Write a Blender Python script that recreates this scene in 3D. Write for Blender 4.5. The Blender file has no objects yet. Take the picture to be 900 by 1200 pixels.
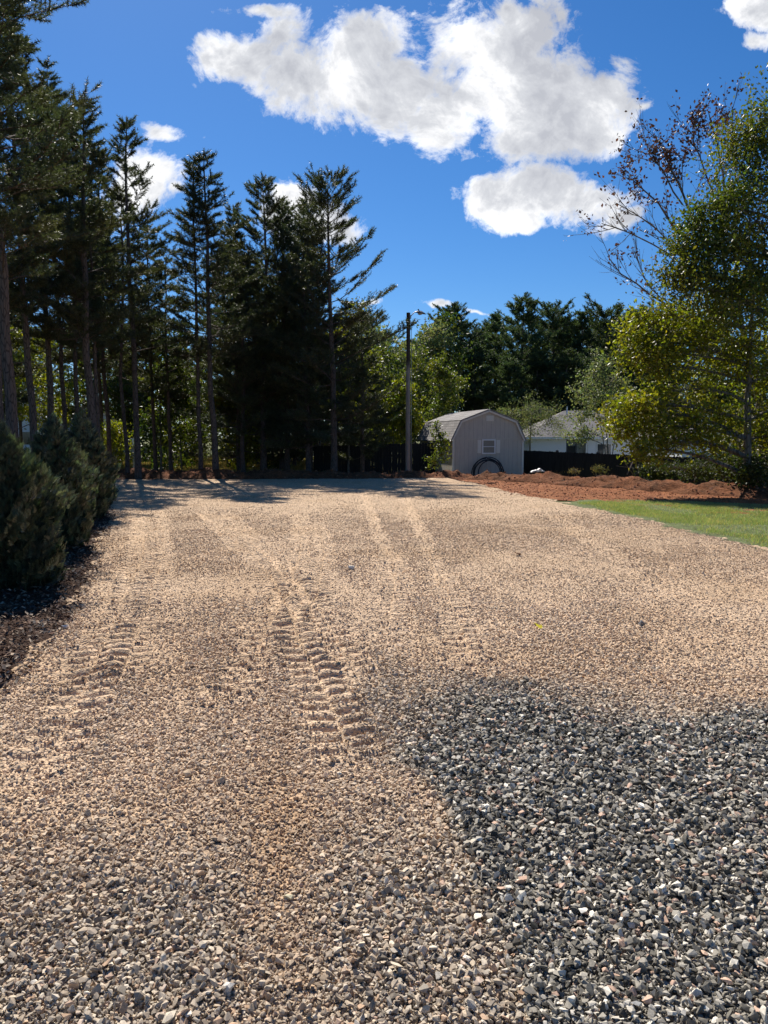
import bpy, bmesh, math, random
import numpy as np
from mathutils import Vector
R = math.radians
PI = math.pi
sc = bpy.context.scene
col = sc.collection

# ------------------------------------------------------------------ camera
FPX, HZ, CAMZ = 902.0, 512.0, 1.6
PITCH = math.atan((600 - HZ) / FPX)
cam = bpy.data.cameras.new('camera'); camo = bpy.data.objects.new('camera', cam); col.objects.link(camo)
camo.location = (0, 0, CAMZ); camo.rotation_euler = (PI / 2 - PITCH, 0, 0)
cam.sensor_fit = 'VERTICAL'; cam.sensor_height = 26 * 1200 / FPX; cam.lens = 26
cam.clip_start = 0.05; cam.clip_end = 3000
sc.camera = camo

def ray(px, py):
    a = (px - 450) / FPX; b = (600 - py) / FPX
    c, s = math.cos(PITCH), math.sin(PITCH)
    return np.array([a, c + b * s, -s + b * c])
def at(px, py, Y):
    r = ray(px, py); return np.array([r[0] / r[1] * Y, Y, CAMZ + r[2] / r[1] * Y])
def gnd(px, py, z=0.0):
    r = ray(px, py); t = (z - CAMZ) / r[2]; return np.array([r[0] * t, r[1] * t])

# ------------------------------------------------------------------ noise
_rs = np.random.RandomState(7)
_perm = _rs.rand(512, 512).astype(np.float32)
def vn(x, y, s=0):
    x = x + s * 37.13; y = y + s * 91.7
    xi = np.floor(x).astype(np.int64); yi = np.floor(y).astype(np.int64)
    fx = x - xi; fy = y - yi
    fx = fx * fx * (3 - 2 * fx); fy = fy * fy * (3 - 2 * fy)
    a = _perm[xi & 511, yi & 511]; b = _perm[(xi + 1) & 511, yi & 511]
    c = _perm[xi & 511, (yi + 1) & 511]; d = _perm[(xi + 1) & 511, (yi + 1) & 511]
    return (a * (1 - fx) + b * fx) * (1 - fy) + (c * (1 - fx) + d * fx) * fy
def fbm(x, y, s=0, o=4):
    t = 0; a = .5; n = 0
    for k in range(o):
        t = t + a * vn(x, y, s + k * 3); n += a; a *= .5; x = x * 2.03; y = y * 2.03
    return t / n
def sst(a, b, x):
    t = np.clip((x - a) / (b - a), 0, 1); return t * t * (3 - 2 * t)

# ------------------------------------------------------------------ mesh helpers
def tag(o, label=None, cat=None, group=None, kind=None):
    if label: o['label'] = label
    if cat: o['category'] = cat
    if group: o['group'] = group
    if kind: o['kind'] = kind
    return o
def meshobj(name, verts, faces, m=None, parent=None, colr=None, smooth=False, loc=None):
    """verts (N,3); faces: list of (M,k) int arrays"""
    if isinstance(faces, np.ndarray): faces = [faces]
    faces = [np.asarray(f, dtype=np.int32) for f in faces if len(f)]
    verts = np.asarray(verts, dtype=np.float32)
    me = bpy.data.meshes.new(name)
    me.vertices.add(len(verts)); me.vertices.foreach_set('co', verts.ravel())
    nl = sum(f.size for f in faces); nf = sum(len(f) for f in faces)
    me.loops.add(nl); me.loops.foreach_set('vertex_index', np.concatenate([f.ravel() for f in faces]))
    me.polygons.add(nf)
    tot = np.concatenate([np.full(len(f), f.shape[1], np.int32) for f in faces])
    st = np.concatenate([[0], np.cumsum(tot)[:-1]]).astype(np.int32)
    me.polygons.foreach_set('loop_start', st)
    me.polygons.foreach_set('use_smooth', np.full(nf, smooth, bool))
    me.update(calc_edges=True)
    if colr is not None:
        a = me.color_attributes.new('col', 'FLOAT_COLOR', 'POINT')
        c = np.ones((len(verts), 4), np.float32); c[:, :colr.shape[1]] = colr
        a.data.foreach_set('color', c.ravel())
    if m: me.materials.append(m)
    o = bpy.data.objects.new(name, me); col.objects.link(o)
    if parent: o.parent = parent
    if loc is not None: o.location = loc
    return o
def empty(name, loc=(0, 0, 0), rz=0):
    o = bpy.data.objects.new(name, None); col.objects.link(o); o.location = [float(v) for v in loc]; o.rotation_euler = (0, 0, rz)
    o.empty_display_size = .3
    return o
def copytree(o, parent=None):
    c = o.copy(); col.objects.link(c)
    if parent: c.parent = parent
    for ch in list(o.children): copytree(ch, c)
    return c

class MB:
    def __init__(s): s.v = []; s.f = {}; s.n = 0
    def add(s, v, fs):
        v = np.asarray(v, float).reshape(-1, 3)
        if isinstance(fs, np.ndarray): fs = [fs]
        for f in fs:
            f = np.asarray(f, int); s.f.setdefault(f.shape[1], []).append(f + s.n)
        s.v.append(v); s.n += len(v)
    def box(s, lo, hi, rz=0, c=None):
        (a, b, e), (d, f, g) = lo, hi
        v = np.array([(x, y, z) for z in (e, g) for (x, y) in ((a, b), (d, b), (d, f), (a, f))], float)
        if rz:
            cc = v.mean(0) if c is None else np.array(c, float)
            w = v - cc; co, si = math.cos(rz), math.sin(rz)
            v = np.stack([w[:, 0] * co - w[:, 1] * si, w[:, 0] * si + w[:, 1] * co, w[:, 2]], 1) + cc
        s.add(v, np.array([(0, 3, 2, 1), (4, 5, 6, 7), (0, 1, 5, 4), (1, 2, 6, 5), (2, 3, 7, 6), (3, 0, 4, 7)]))
    def bar(s, p, q, w, h=None):
        h = h or w; p = np.array(p, float); q = np.array(q, float); d = q - p; d /= np.linalg.norm(d)
        u = np.cross(d, (0, 0, 1)); u = np.array([1., 0, 0]) if np.linalg.norm(u) < 1e-3 else u / np.linalg.norm(u)
        n = np.cross(u, d); v = [c + u * a * w / 2 + n * b * h / 2 for c in (p, q) for a, b in ((-1, -1), (1, -1), (1, 1), (-1, 1))]
        s.add(v, np.array([(0, 1, 2, 3), (7, 6, 5, 4), (0, 4, 5, 1), (1, 5, 6, 2), (2, 6, 7, 3), (3, 7, 4, 0)]))
    def prism(s, poly, y0, y1):          # poly of (x,z), extruded along y
        n = len(poly); v = [(x, y0, z) for x, z in poly] + [(x, y1, z) for x, z in poly]
        s.add(v, [np.array([list(range(n))]), np.array([list(range(2 * n - 1, n - 1, -1))]),
                  np.array([(i, i + n, (i + 1) % n + n, (i + 1) % n) for i in range(n)])])
    def tubes(s, P, Rr, k=6):
        v, f = tubes(P, Rr, k); s.add(v, f)
    def build(s, name, m, parent=None, smooth=False, loc=None):
        return meshobj(name, np.concatenate(s.v), [np.concatenate(x) for x in s.f.values()], m, parent, smooth=smooth, loc=loc)

def tubes(P, Rr, k=5):
    """P (B,K,3) polylines, Rr (B,K) radii"""
    P = np.asarray(P, float); Rr = np.asarray(Rr, float)
    if P.ndim == 2: P = P[None]; Rr = Rr[None]
    B, K, _ = P.shape
    T = np.gradient(P, axis=1); T /= np.linalg.norm(T, axis=2, keepdims=True) + 1e-9
    ref = np.where(np.abs(T[:, :1, 2:3]) > .9, np.array([1., 0, 0]), np.array([0, 0, 1.]))
    U = np.cross(T, np.broadcast_to(ref, T.shape)); U /= np.linalg.norm(U, axis=2, keepdims=True) + 1e-9
    W = np.cross(T, U)
    a = np.linspace(0, 2 * PI, k, endpoint=False)
    V = P[:, :, None, :] + Rr[:, :, None, None] * (np.cos(a)[None, None, :, None] * U[:, :, None, :] + np.sin(a)[None, None, :, None] * W[:, :, None, :])
    idx = np.arange(B * K * k).reshape(B, K, k)
    i0 = idx[:, :-1, :]; i1 = idx[:, 1:, :]
    F = np.stack([i0, np.roll(i0, -1, 2), np.roll(i1, -1, 2), i1], -1).reshape(-1, 4)
    cap = idx[:, -1, :][:, ::-1]
    fs = [F]
    if k == 4 or k == 3: fs.append(cap.reshape(-1, k))
    else: fs.append(cap.reshape(-1, k))
    return V.reshape(-1, 3), fs

def nrm(a): return a / (np.linalg.norm(a, axis=-1, keepdims=True) + 1e-9)

# ------------------------------------------------------------------ materials
class NT:
    def __init__(s, name):
        s.m = bpy.data.materials.new(name); s.m.use_nodes = True; s.t = s.m.node_tree; s.t.nodes.clear()
        s.out = s.n('ShaderNodeOutputMaterial')
    def n(s, ty, **kw):
        x = s.t.nodes.new(ty)
        for k, v in kw.items():
            if k.startswith('i_'): x.inputs[int(k[2:]) if k[2:].isdigit() else k[2:]].default_value = v
            else: setattr(x, k, v)
        return x
    def l(s, a, b): s.t.links.new(a, b)
    def noise(s, scale, det=4, rough=.6, co=None, dist=0):
        x = s.n('ShaderNodeTexNoise'); x.inputs['Scale'].default_value = scale; x.inputs['Detail'].default_value = det
        x.inputs['Roughness'].default_value = rough; x.inputs['Distortion'].default_value = dist
        if co is not None: s.l(co, x.inputs['Vector'])
        return x
    def ramp(s, fac, stops):
        x = s.n('ShaderNodeValToRGB'); e = x.color_ramp.elements
        while len(e) < len(stops): e.new(.5)
        for k, (p, c) in enumerate(stops):
            e[k].position = p; e[k].color = (*c, 1) if len(c) == 3 else c
        s.l(fac, x.inputs[0]); return x.outputs[0]
    def mixc(s, a, b, fac, mode='MIX'):
        x = s.n('ShaderNodeMix', data_type='RGBA', blend_type=mode); x.clamp_factor = True
        for v, i in ((fac, 0), (a, 6), (b, 7)):
            if isinstance(v, (int, float)): x.inputs[i].default_value = v
            elif isinstance(v, tuple): x.inputs[i].default_value = (*v, 1)
            else: s.l(v, x.inputs[i])
        return x.outputs[2]
    def math(s, op, a, b=None, c=None):
        x = s.n('ShaderNodeMath', operation=op)
        for i, v in enumerate((a, b, c)):
            if v is None: continue
            if isinstance(v, (int, float)): x.inputs[i].default_value = v
            else: s.l(v, x.inputs[i])
        return x.outputs[0]
    def bump(s, h, strength=.5, dist=.02, prev=None):
        x = s.n('ShaderNodeBump'); x.inputs['Strength'].default_value = strength; x.inputs['Distance'].default_value = dist
        s.l(h, x.inputs['Height'])
        if prev is not None: s.l(prev, x.inputs['Normal'])
        return x.outputs[0]
    def prin(s, color, rough=.8, nor=None, spec=.3, **kw):
        p = s.n('ShaderNodeBsdfPrincipled')
        if isinstance(color, tuple): p.inputs['Base Color'].default_value = (*color, 1)
        else: s.l(color, p.inputs['Base Color'])
        if isinstance(rough, (int, float)): p.inputs['Roughness'].default_value = rough
        else: s.l(rough, p.inputs['Roughness'])
        p.inputs['Specular IOR Level'].default_value = spec
        for k, v in kw.items(): p.inputs[k].default_value = v
        if nor is not None: s.l(nor, p.inputs['Normal'])
        s.l(p.outputs[0], s.out.inputs[0]); return p
    def obj(s): return s.n('ShaderNodeTexCoord').outputs['Object']
    def geo(s): return s.n('ShaderNodeNewGeometry').outputs['Position']
    def attr(s, name='col'): return s.n('ShaderNodeAttribute', attribute_name=name)

def m_foliage(name, base, var, trans, tl=.35, rough=.6, spec=.25, nscale=.6, rnd=.35):
    """leaf or needle: diffuse + translucent + a little gloss; hue varies through the crown and leaf by leaf"""
    t = NT(name); g = t.geo(); at_ = t.attr()
    n = t.noise(nscale, 3, .6, g)
    c = t.mixc(base, var, t.ramp(n.outputs[0], [(.38, (0, 0, 0)), (.62, (1, 1, 1))]))
    c = t.mixc(c, at_.outputs['Color'], 1.0, 'MULTIPLY')
    hs = t.n('ShaderNodeHueSaturation'); oi = t.n('ShaderNodeObjectInfo')
    t.l(t.math('MULTIPLY_ADD', oi.outputs['Random'], rnd, 1 - rnd / 2), hs.inputs['Value'])
    t.l(c, hs.inputs['Color'])
    d = t.n('ShaderNodeBsdfPrincipled'); d.inputs['Roughness'].default_value = rough; d.inputs['Specular IOR Level'].default_value = spec
    t.l(hs.outputs[0], d.inputs['Base Color'])
    tr = t.n('ShaderNodeBsdfTranslucent'); t.l(t.mixc(hs.outputs[0], trans, 1.0, 'MULTIPLY'), tr.inputs[0])
    mx = t.n('ShaderNodeMixShader'); mx.inputs[0].default_value = tl
    t.l(d.outputs[0], mx.inputs[1]); t.l(tr.outputs[0], mx.inputs[2]); t.l(mx.outputs[0], t.out.inputs[0])
    return t.m
def m_bark(name, a, b, scale=9):
    t = NT(name); o = t.obj(); mp = t.n('ShaderNodeMapping'); mp.inputs['Scale'].default_value = (1, 1, .22); t.l(o, mp.inputs[0])
    v = t.n('ShaderNodeTexVoronoi', feature='DISTANCE_TO_EDGE'); v.inputs['Scale'].default_value = scale * 2; t.l(mp.outputs[0], v.inputs[0])
    n = t.noise(scale, 5, .7, mp.outputs[0])
    c = t.mixc(a, b, n.outputs[0])
    c = t.mixc((.02, .015, .012), c, t.ramp(v.outputs[0], [(0, (.25,) * 3), (.12, (1,) * 3)]))
    t.prin(c, .9, t.bump(t.math('ADD', v.outputs[0], n.outputs[0]), .9, .03), .15); return t.m
def m_plain(name, c, rough=.6, n=.15, scale=6, bs=.2, metal=0.0, spec=.3):
    t = NT(name); nz = t.noise(scale, 5, .65, t.obj())
    cc = t.mixc(tuple(v * (1 - n) for v in c), tuple(min(1, v * (1 + n)) for v in c), nz.outputs[0])
    t.prin(cc, rough, t.bump(t.noise(scale * 8, 3, .6, t.obj()).outputs[0], bs, .004), spec, Metallic=metal); return t.m

M = {}
M['pine'] = m_foliage('pine_needles', (.060, .074, .040), (.085, .082, .040), (1.3, 1.5, .7), .30, .5, .35)
M['pine_far'] = m_foliage('far_pine_needles', (.058, .085, .044), (.090, .108, .044), (1.2, 1.4, .7), .32, .6, .2)
M['leaf_yellow'] = m_foliage('yellow_green_leaf', (.125, .150, .020), (.19, .18, .02), (1.6, 1.7, .5), .45, .45, .4)
M['leaf_green'] = m_foliage('green_leaf', (.070, .095, .020), (.115, .120, .022), (1.6, 1.7, .6), .42, .45, .4)
M['leaf_deep'] = m_foliage('deep_green_leaf', (.045, .075, .02), (.08, .095, .022), (1.5, 1.6, .6), .38, .5, .35)
M['leaf_shrub_shaded'] = m_foliage('shade_tinted_shrub_leaf', (.030, .045, .016), (.05, .06, .02), (1.4, 1.5, .6), .3, .6, .2)  # tree shade over the bushes is put into this darker leaf colour
M['leaf_grey'] = m_foliage('grey_green_leaf', (.15, .18, .08), (.20, .21, .10), (1.4, 1.5, .8), .4, .5, .3)
M['leaf_russet'] = m_foliage('russet_leaf', (.085, .045, .035), (.13, .065, .035), (1.3, 1.1, .8), .22, .5, .3)
M['arbor'] = m_foliage('arborvitae_spray', (.055, .078, .046), (.085, .10, .062), (1.2, 1.4, .7), .25, .36, .7, nscale=3)
M['grass'] = m_foliage('lawn_grass', (.24, .29, .13), (.33, .34, .18), (1.4, 1.6, .6), .35, .5, .3, nscale=1.2)
M['dry'] = m_foliage('dry_grass', (.30, .24, .11), (.20, .20, .07), (1.3, 1.2, .7), .3, .7, .1)
M['bark'] = m_bark('pine_bark', (.10, .075, .062), (.19, .135, .11))
M['bark_grey'] = m_bark('grey_bark', (.16, .145, .125), (.26, .24, .21), 7)
M['twig'] = m_plain('twig_bark', (.13, .10, .08), .9, .3, 4)

# ------------------------------------------------------------------ terrain zones (all in world metres)
def bermy(x):
    return np.interp(x, [-60, -16, -6, 0, 3.0, 5.0, 6.6, 7.6, 9.0, 10.6, 14, 30], [32, 31, 30.2, 30, 29.8, 28.4, 26.2, 24.6, 22.6, 21, 19.6, 16])
TR = []   # tyre tracks: polyline px, half width
def track(pts, w, a=1.0, pitch=.165): TR.append((np.array([gnd(*p) for p in pts]), w, a, pitch))
track([(236, 600), (300, 655), (330, 700), (352, 760), (385, 820), (412, 890), (432, 940)], .2, 1.4)
track([(262, 600), (318, 650), (352, 690), (392, 750), (440, 830)], .16, .7)
track([(352, 600), (352, 650), (336, 700), (300, 770), (250, 860)], .17, .7)
track([(372, 610), (380, 650), (372, 700), (352, 750)], .15, .8)
track([(455, 640), (462, 690), (452, 765)], .2, .6)
track([(512, 660), (525, 700), (546, 760), (572, 810)], .17, .75)
track([(165, 600), (168, 650), (140, 720), (80, 850), (10, 980)], .2, .75)
track([(187, 595), (192, 650), (172, 720), (130, 830)], .14, .7)
track([(470, 575), (500, 640), (520, 700)], .12, .6)
track([(425, 575), (440, 620), (470, 680)], .12, .6)
track([(60, 740), (0, 830)], .25, .3)
track([(140, 660), (120, 740), (60, 860)], .18, .35)
track([(640, 600), (760, 680), (900, 760)], .2, .3)
def track_fields(x, y):
    z = np.zeros_like(x); f = np.zeros_like(x)
    for P, w, a, pit in TR:
        best = np.full(x.shape, 9.); bs = np.zeros_like(x); bd = np.zeros_like(x); L = 0
        tot = sum(np.linalg.norm(P[i + 1] - P[i]) for i in range(len(P) - 1))
        for i in range(len(P) - 1):
            d = P[i + 1] - P[i]; ll = np.linalg.norm(d); d = d / ll
            t = np.clip((x - P[i, 0]) * d[0] + (y - P[i, 1]) * d[1], 0, ll)
            dx = x - P[i, 0] - d[0] * t; dy = y - P[i, 1] - d[1] * t
            dd = np.hypot(dx, dy); q = dd < best
            best = np.where(q, dd, best); bs = np.where(q, L + t, bs); bd = np.where(q, dx * d[1] - dy * d[0], bd); L += ll
        fade = sst(0, 1.6, bs) * sst(0, 1.1, tot - bs) * (.75 + .5 * fbm(bs * .9, bs * 0 + w * 50, 3, 2)) * a
        m = (1 - sst(w * .65, w * 1.2, best + .14 * (fbm(x * 6, y * 6, 44, 2) - .5))) * np.clip(fade * 1.25, 0, 1.15)
        ph = (bs + np.abs(bd) * .22 + pit * .5 * (bd > 0)) / pit * 2 * PI + .8 * vn(bs * 3, bd * 6, 5)
        bars = np.tanh(2.2 * (np.sin(ph) + .25))
        edge = np.exp(-((best - w * 1.15) / .05) ** 2) * np.clip(fade, 0, 1)
        z = z + m * (-.009 + .023 * bars * (.75 + .5 * vn(x * 6, y * 6, 8))) + edge * .012
        f = np.maximum(f, m * np.clip(.25 + 1.1 * fbm(x * 2.2, y * 2.2, 46, 3), 0, 1))
    return z, f
def hbase(x, y):
    z = .05 * (fbm(x * .22, y * .22, 1, 3) - .5) * sst(3, 8, y) 
    s = y - bermy(x)
    rt = sst(-4, 1.5, x)
    z = z - .6 * rt * sst(.8, 4.0, s) - .6 * rt * sst(12, 30, s)
    far = np.hypot(x, y)
    return z + 1.2 * (fbm(x * .02, y * .02, 2, 3) - .5) * sst(50, 130, far)
def hz(x, y): return float(hbase(np.array([float(x)]), np.array([float(y)]))[0])

# gravel lot outline (px traced, turned into metres)
LOT = [gnd(*p) for p in [(-260, 1150), (-60, 860), (0, 806), (40, 765), (75, 728), (105, 668), (128, 606), (124, 580), (128, 563), (300, 561), (532, 562), (560, 567), (600, 577), (680, 593), (760, 609), (830, 626), (905, 645), (1000, 668)]]
LOT = np.array([(-4, -1.0)] + [tuple(p) for p in LOT[:]] + [(9.5, 4), (10, -1)])
def sdpoly(P, x, y):
    """signed distance, positive inside"""
    d = np.full(x.shape, 1e9); ins = np.zeros(x.shape, bool); n = len(P)
    for i in range(n):
        a = P[i]; b = P[(i + 1) % n]; e = b - a; wx = x - a[0]; wy = y - a[1]
        t = np.clip((wx * e[0] + wy * e[1]) / (e @ e), 0, 1)
        d = np.minimum(d, np.hypot(wx - e[0] * t, wy - e[1] * t))
        c = (a[1] <= y) != (b[1] <= y)
        xx = a[0] + (y - a[1]) / (b[1] - a[1] + 1e-12) * e[0]
        ins ^= c & (x < xx)
    return np.where(ins, d, -d)
DARK = np.array([gnd(*p) for p in [(484, 892), (505, 945), (545, 1010), (560, 1060), (600, 1140), (622, 1215), (640, 1500)]] + [np.array((6, .6)), np.array((7, 4.2))] + [gnd(*p) for p in [(905, 846), (800, 846), (720, 836), (640, 818), (560, 812), (510, 832)]])
def dark_field(x, y):
    d = sdpoly(DARK, x, y); n = fbm(x * 2.2, y * 2.2, 11, 4) - .5
    d = d + .55 * n * sst(2.9, 4.2, y) + .10 * n
    wd = .05 + .55 * sst(3.2, 4.6, y)
    return sst(-wd, wd, d)
def grey_field(x, y):
    g = sst(3.9, 2.3, y + .9 * (fbm(x * 1.3, y * 1.3, 14, 3) - .5) - .25 * x)
    patch = np.exp(-((x - (-.02)) / .22) ** 2 - ((y - 4.6) / 1.0) ** 2) * .5
    orange = np.exp(-((x + .42 + .15 * (y - 3)) / .17) ** 2 - ((y - 2.9) / 1.0) ** 2)
    return np.clip(g * .85 * (1 - .9 * orange) + patch, 0, 1), orange
def fines_field(x, y, tf):
    n = fbm(x * .9, y * .55, 21, 4)
    f = sst(.44, .66, n) * .75
    f = np.maximum(f, tf * .25)
    f = np.maximum(f, .75 * np.exp(-((y - 6.2 - .25 * x) / 1.1) ** 2) * sst(1.6, 3.2, x))
    g, o = grey_field(x, y)
    f = np.maximum(f, o * .75); f = f * (1 - .8 * dark_field(x, y)) * (1 - .6 * g)
    return f

TAN = np.array([.61, .445, .295]); ORG = np.array([.43, .28, .16]); DK = np.array([.15, .14, .125])
def ground_color(x, y, tf):
    n = fbm(x * .8, y * .8, 31, 4)[:, None]; n2 = fbm(x * 7, y * 7, 33, 3)[:, None]
    g, o = grey_field(x, y); dk = dark_field(x, y)
    c = TAN * (1 - .55 * sst(.45, .75, n)) + np.array([.52, .36, .22]) * (.55 * sst(.45, .75, n))
    c = c * (1 - o[:, None] * .8) + ORG * o[:, None] * .8
    c = c * (.86 + .28 * n2)
    c = c * (1 - g[:, None] * .55) + np.array([.19, .165, .13]) * g[:, None] * .55
    c = c * (1 - dk[:, None] * .93) + DK * .6 * dk[:, None] * .93
    c = c * (1 + .10 * tf[:, None])
    return np.clip(c, 0, 1)

def grid_sheet(name, xs, ys, maskf, zoff, m, kind, micro=None, colf=None, smooth=True):
    X, Y = np.meshgrid(xs, ys); x = X.ravel(); y = Y.ravel()
    z = hbase(x, y) + zoff
    if micro is not None: z = z + micro(x, y)
    nx = len(xs); ny = len(ys)
    i = np.arange((ny - 1) * (nx - 1)); r = i // (nx - 1); c = i % (nx - 1); b = r * nx + c
    F = np.stack([b, b + 1, b + nx + 1, b + nx], 1)
    cx = x[F].mean(1); cy = y[F].mean(1)
    if maskf is not None: F = F[maskf(cx, cy)]
    u, inv = np.unique(F.ravel(), return_inverse=True)
    V = np.stack([x[u], y[u], z[u]], 1); F = inv.reshape(-1, 4)
    o = meshobj(name, V, F, m, colr=(colf(x[u], y[u]) if colf else None), smooth=smooth)
    tag(o, kind=kind); return o
def axis(lo, mid0, mid1, hi, s0, g):
    a = list(np.arange(mid0, mid1, s0)); s = s0; v = a[-1]; r = []
    while v < hi: s *= g; v += s; r.append(v)
    s = s0; v = a[0]; l = []
    while v > lo: s *= g; v -= s; l.append(v)
    return np.array(l[::-1] + a + r)

# ---- ground materials
def m_gravel():
    t = NT('gravel_and_stone_dust'); g = t.geo(); a = t.attr()
    v = t.n('ShaderNodeTexVoronoi'); v.inputs['Scale'].default_value = 42; t.l(g, v.inputs[0])
    v2 = t.n('ShaderNodeTexVoronoi'); v2.inputs['Scale'].default_value = 85; t.l(g, v2.inputs[0])
    n = t.noise(110, 3, .7, g); n2 = t.noise(9, 4, .7, g)
    sep = t.n('ShaderNodeSeparateColor'); t.l(v.outputs['Color'], sep.inputs[0])
    stone = t.ramp(sep.outputs[0], [(0, (.45, .43, .42)), (.35, (.8, .78, .76)), (.7, (1, .99, .97)), (1, (1.25, 1.22, 1.2))])
    amt = t.ramp(n2.outputs[0], [(.35, (.25,) * 3), (.65, (.95,) * 3)])
    c = t.mixc(a.outputs['Color'], t.mixc(a.outputs['Color'], stone, 1.0, 'MULTIPLY'), amt)
    c = t.mixc(c, t.ramp(n.outputs[0], [(.3, (.78,) * 3), (.7, (1.15,) * 3)]), 1.0, 'MULTIPLY')
    b = t.bump(v.outputs['Distance'], .9, .012); 
    inv = t.math('MULTIPLY', v2.outputs['Distance'], -1)
    b = t.bump(inv, .8, .008, b); b = t.bump(n.outputs[0], .5, .004, b)
    t.prin(c, .95, b, .12); return t.m
def m_stone():
    t = NT('crushed_stone'); g = t.geo(); a = t.attr()
    n = t.noise(160, 3, .7, g)
    c = t.mixc(a.outputs['Color'], t.ramp(n.outputs[0], [(.3, (.75,) * 3), (.7, (1.2,) * 3)]), 1.0, 'MULTIPLY')
    t.prin(c, .85, t.bump(n.outputs[0], .35, .002), .2); return t.m
def m_dirt(name, a, b, c3, s=2.5):
    t = NT(name); g = t.geo(); n = t.noise(s, 6, .7, g); n2 = t.noise(s * 9, 5, .75, g); n3 = t.noise(s * 3.3, 6, .75, g, 1.0)
    c = t.mixc(a, b, t.ramp(n.outputs[0], [(.35, (0,) * 3), (.65, (1,) * 3)]))
    c = t.mixc(c, c3, t.ramp(n2.outputs[0], [(.5, (0,) * 3), (.75, (.8,) * 3)]))
    c = t.mixc(c, t.ramp(n3.outputs[0], [(.38, (.45,) * 3), (.55, (1,) * 3)]), .8, 'MULTIPLY')
    t.prin(c, .95, t.bump(n2.outputs[0], .9, .06), .1); return t.m
M['gravel'] = m_gravel(); M['stone'] = m_stone()
M['reddirt'] = m_dirt('red_clay', (.34, .14, .06), (.25, .09, .04), (.44, .24, .13), 1.2)
M['berm'] = m_dirt('bank_clay', (.26, .10, .045), (.11, .05, .025), (.35, .18, .10), 1.6)
M['mulch'] = m_dirt('bark_mulch_soil', (.07, .04, .028), (.11, .062, .04), (.17, .105, .07), 5)
M['forest'] = m_dirt('leafy_ground', (.13, .12, .045), (.10, .13, .035), (.20, .15, .07), .8)
M['lawnsoil'] = m_dirt('lawn_soil', (.16, .20, .08), (.19, .22, .10), (.26, .21, .12), 2)

# ---- sheets
# wide ground to the horizon
xs = axis(-1500, -45, 45, 1500, .75, 1.12); ys = axis(-600, -4, 70, 1500, .75, 1.12)
grid_sheet('ground', xs, ys, None, -.05, M['forest'], 'structure')
# gravel lot
xg = axis(-11, -3.2, 3.2, 12, .02, 1.012)
ys_ = [-1.0]
while ys_[-1] < 30.5: ys_.append(ys_[-1] + (.06 if ys_[-1] < 1.2 else max(.018, .0045 * ys_[-1])))
def lotmask(x, y): return sdpoly(LOT, x, y) + .22 * (fbm(x * 2.5, y * 2.5, 41, 4) - .5) * sst(2, 8, y) * 2 > 0
def gmicro(x, y):
    tz, tf = track_fields(x, y)
    dk = dark_field(x, y)
    z = tz * (1 - dk) + .030 * dk + .02 * (fbm(x * 1.6, y * 1.6, 51, 3) - .5) + .016 * (fbm(x * 9, y * 9, 52, 3) - .5) + .010 * (fbm(x * 26, y * 26, 53, 2) - .5)
    e = sst(0, .35, sdpoly(LOT, x, y))
    ridge = .05 * np.exp(-((x - 2.6) ** 2 / 9 + (y - 28.6) ** 2 / .5))
    return z + ridge * e - .014 * (1 - e)
def gcol(x, y): return ground_color(x, y, track_fields(x, y)[1])
lot = grid_sheet('gravel_lot', xg, np.array(ys_), lotmask, 0.015, M['gravel'], 'structure', gmicro, gcol)
# red dirt between lot, lawn and bank + under the bank
def redmask(x, y): 
    s = y - bermy(x); return (s > -9.5 + 2*(fbm(x, y, 61, 2) - .5)) & (s < 2.6 + 1.5 * (fbm(x * 1.5, y * 1.5, 62, 3) - .5)) & (x > -14) & ~((x < 1.5) & (s < -2.5)) & (sdpoly(LOT, x, y) < .6)
def redmicro(x, y): 
    r = .05 * np.abs(np.sin((y - bermy(x)) * 2.2 + 2 * fbm(x * .6, y * .6, 64, 2)))
    return .09 * (fbm(x * 1.6, y * 3.2, 63, 4) - .5) * sst(0, 1, -sdpoly(LOT, x, y)) + r * .5 - .01
grid_sheet('dirt', np.arange(-14, 26, .1), np.arange(8, 36, .1), redmask, -.012, M['reddirt'], 'structure', redmicro)
# dirt bank
def bank():
    xs = np.arange(-17, 26, .09); ts = np.linspace(-1, 1, 34); X, T = np.meshgrid(xs, ts)
    wd = 1.05 + .55 * sst(2, 7, X) + .4 * (fbm(X * .5, X * 0, 71, 3) - .5)
    ctr = bermy(X) + .5 * (fbm(X * .35, X * 0 + 3, 72, 3) - .5)
    Y = ctr + T * wd
    hgt = np.interp(X, [-17, -6, 0, 3.0, 5, 8, 11, 14, 26], [.24, .24, .22, .18, .21, .235, .22, .22, .22]) * (.8 + .5 * fbm(X * .8, X * 0, 73, 3))
    prof = np.clip(1 - np.abs(T) ** 2.2, 0, 1)
    Z = hbase(X.ravel(), np.minimum(Y, ctr + .3).ravel()).reshape(X.shape) * 0 + prof * hgt
    lump = .42 * (fbm(X * 1.7, Y * 1.7, 74, 4) - .5) + .26 * (fbm(X * 5, Y * 7, 75, 4) - .5) + .14 * (fbm(X * 13, Y * 16, 78, 3) - .5)
    terr = .05 * np.sin(Y * 5.5 + 3 * fbm(X * .7, Y * .7, 77, 2))
    Z = Z + (lump + terr) * prof ** .6 * .75
    back = np.clip(T, 0, 1) ** 1.5 * .75 * sst(-4, 1.5, X); Z = Z - back - .06 * (np.abs(T) > .99)
    V = np.stack([X.ravel(), Y.ravel(), Z.ravel()], 1); nx = len(xs)
    i = np.arange((len(ts) - 1) * (nx - 1)); b = (i // (nx - 1)) * nx + i % (nx - 1)
    o = meshobj('dirt_bank', V, np.stack([b, b + 1, b + nx + 1, b + nx], 1), M['berm'], smooth=True); tag(o, kind='structure')
    return V
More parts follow.
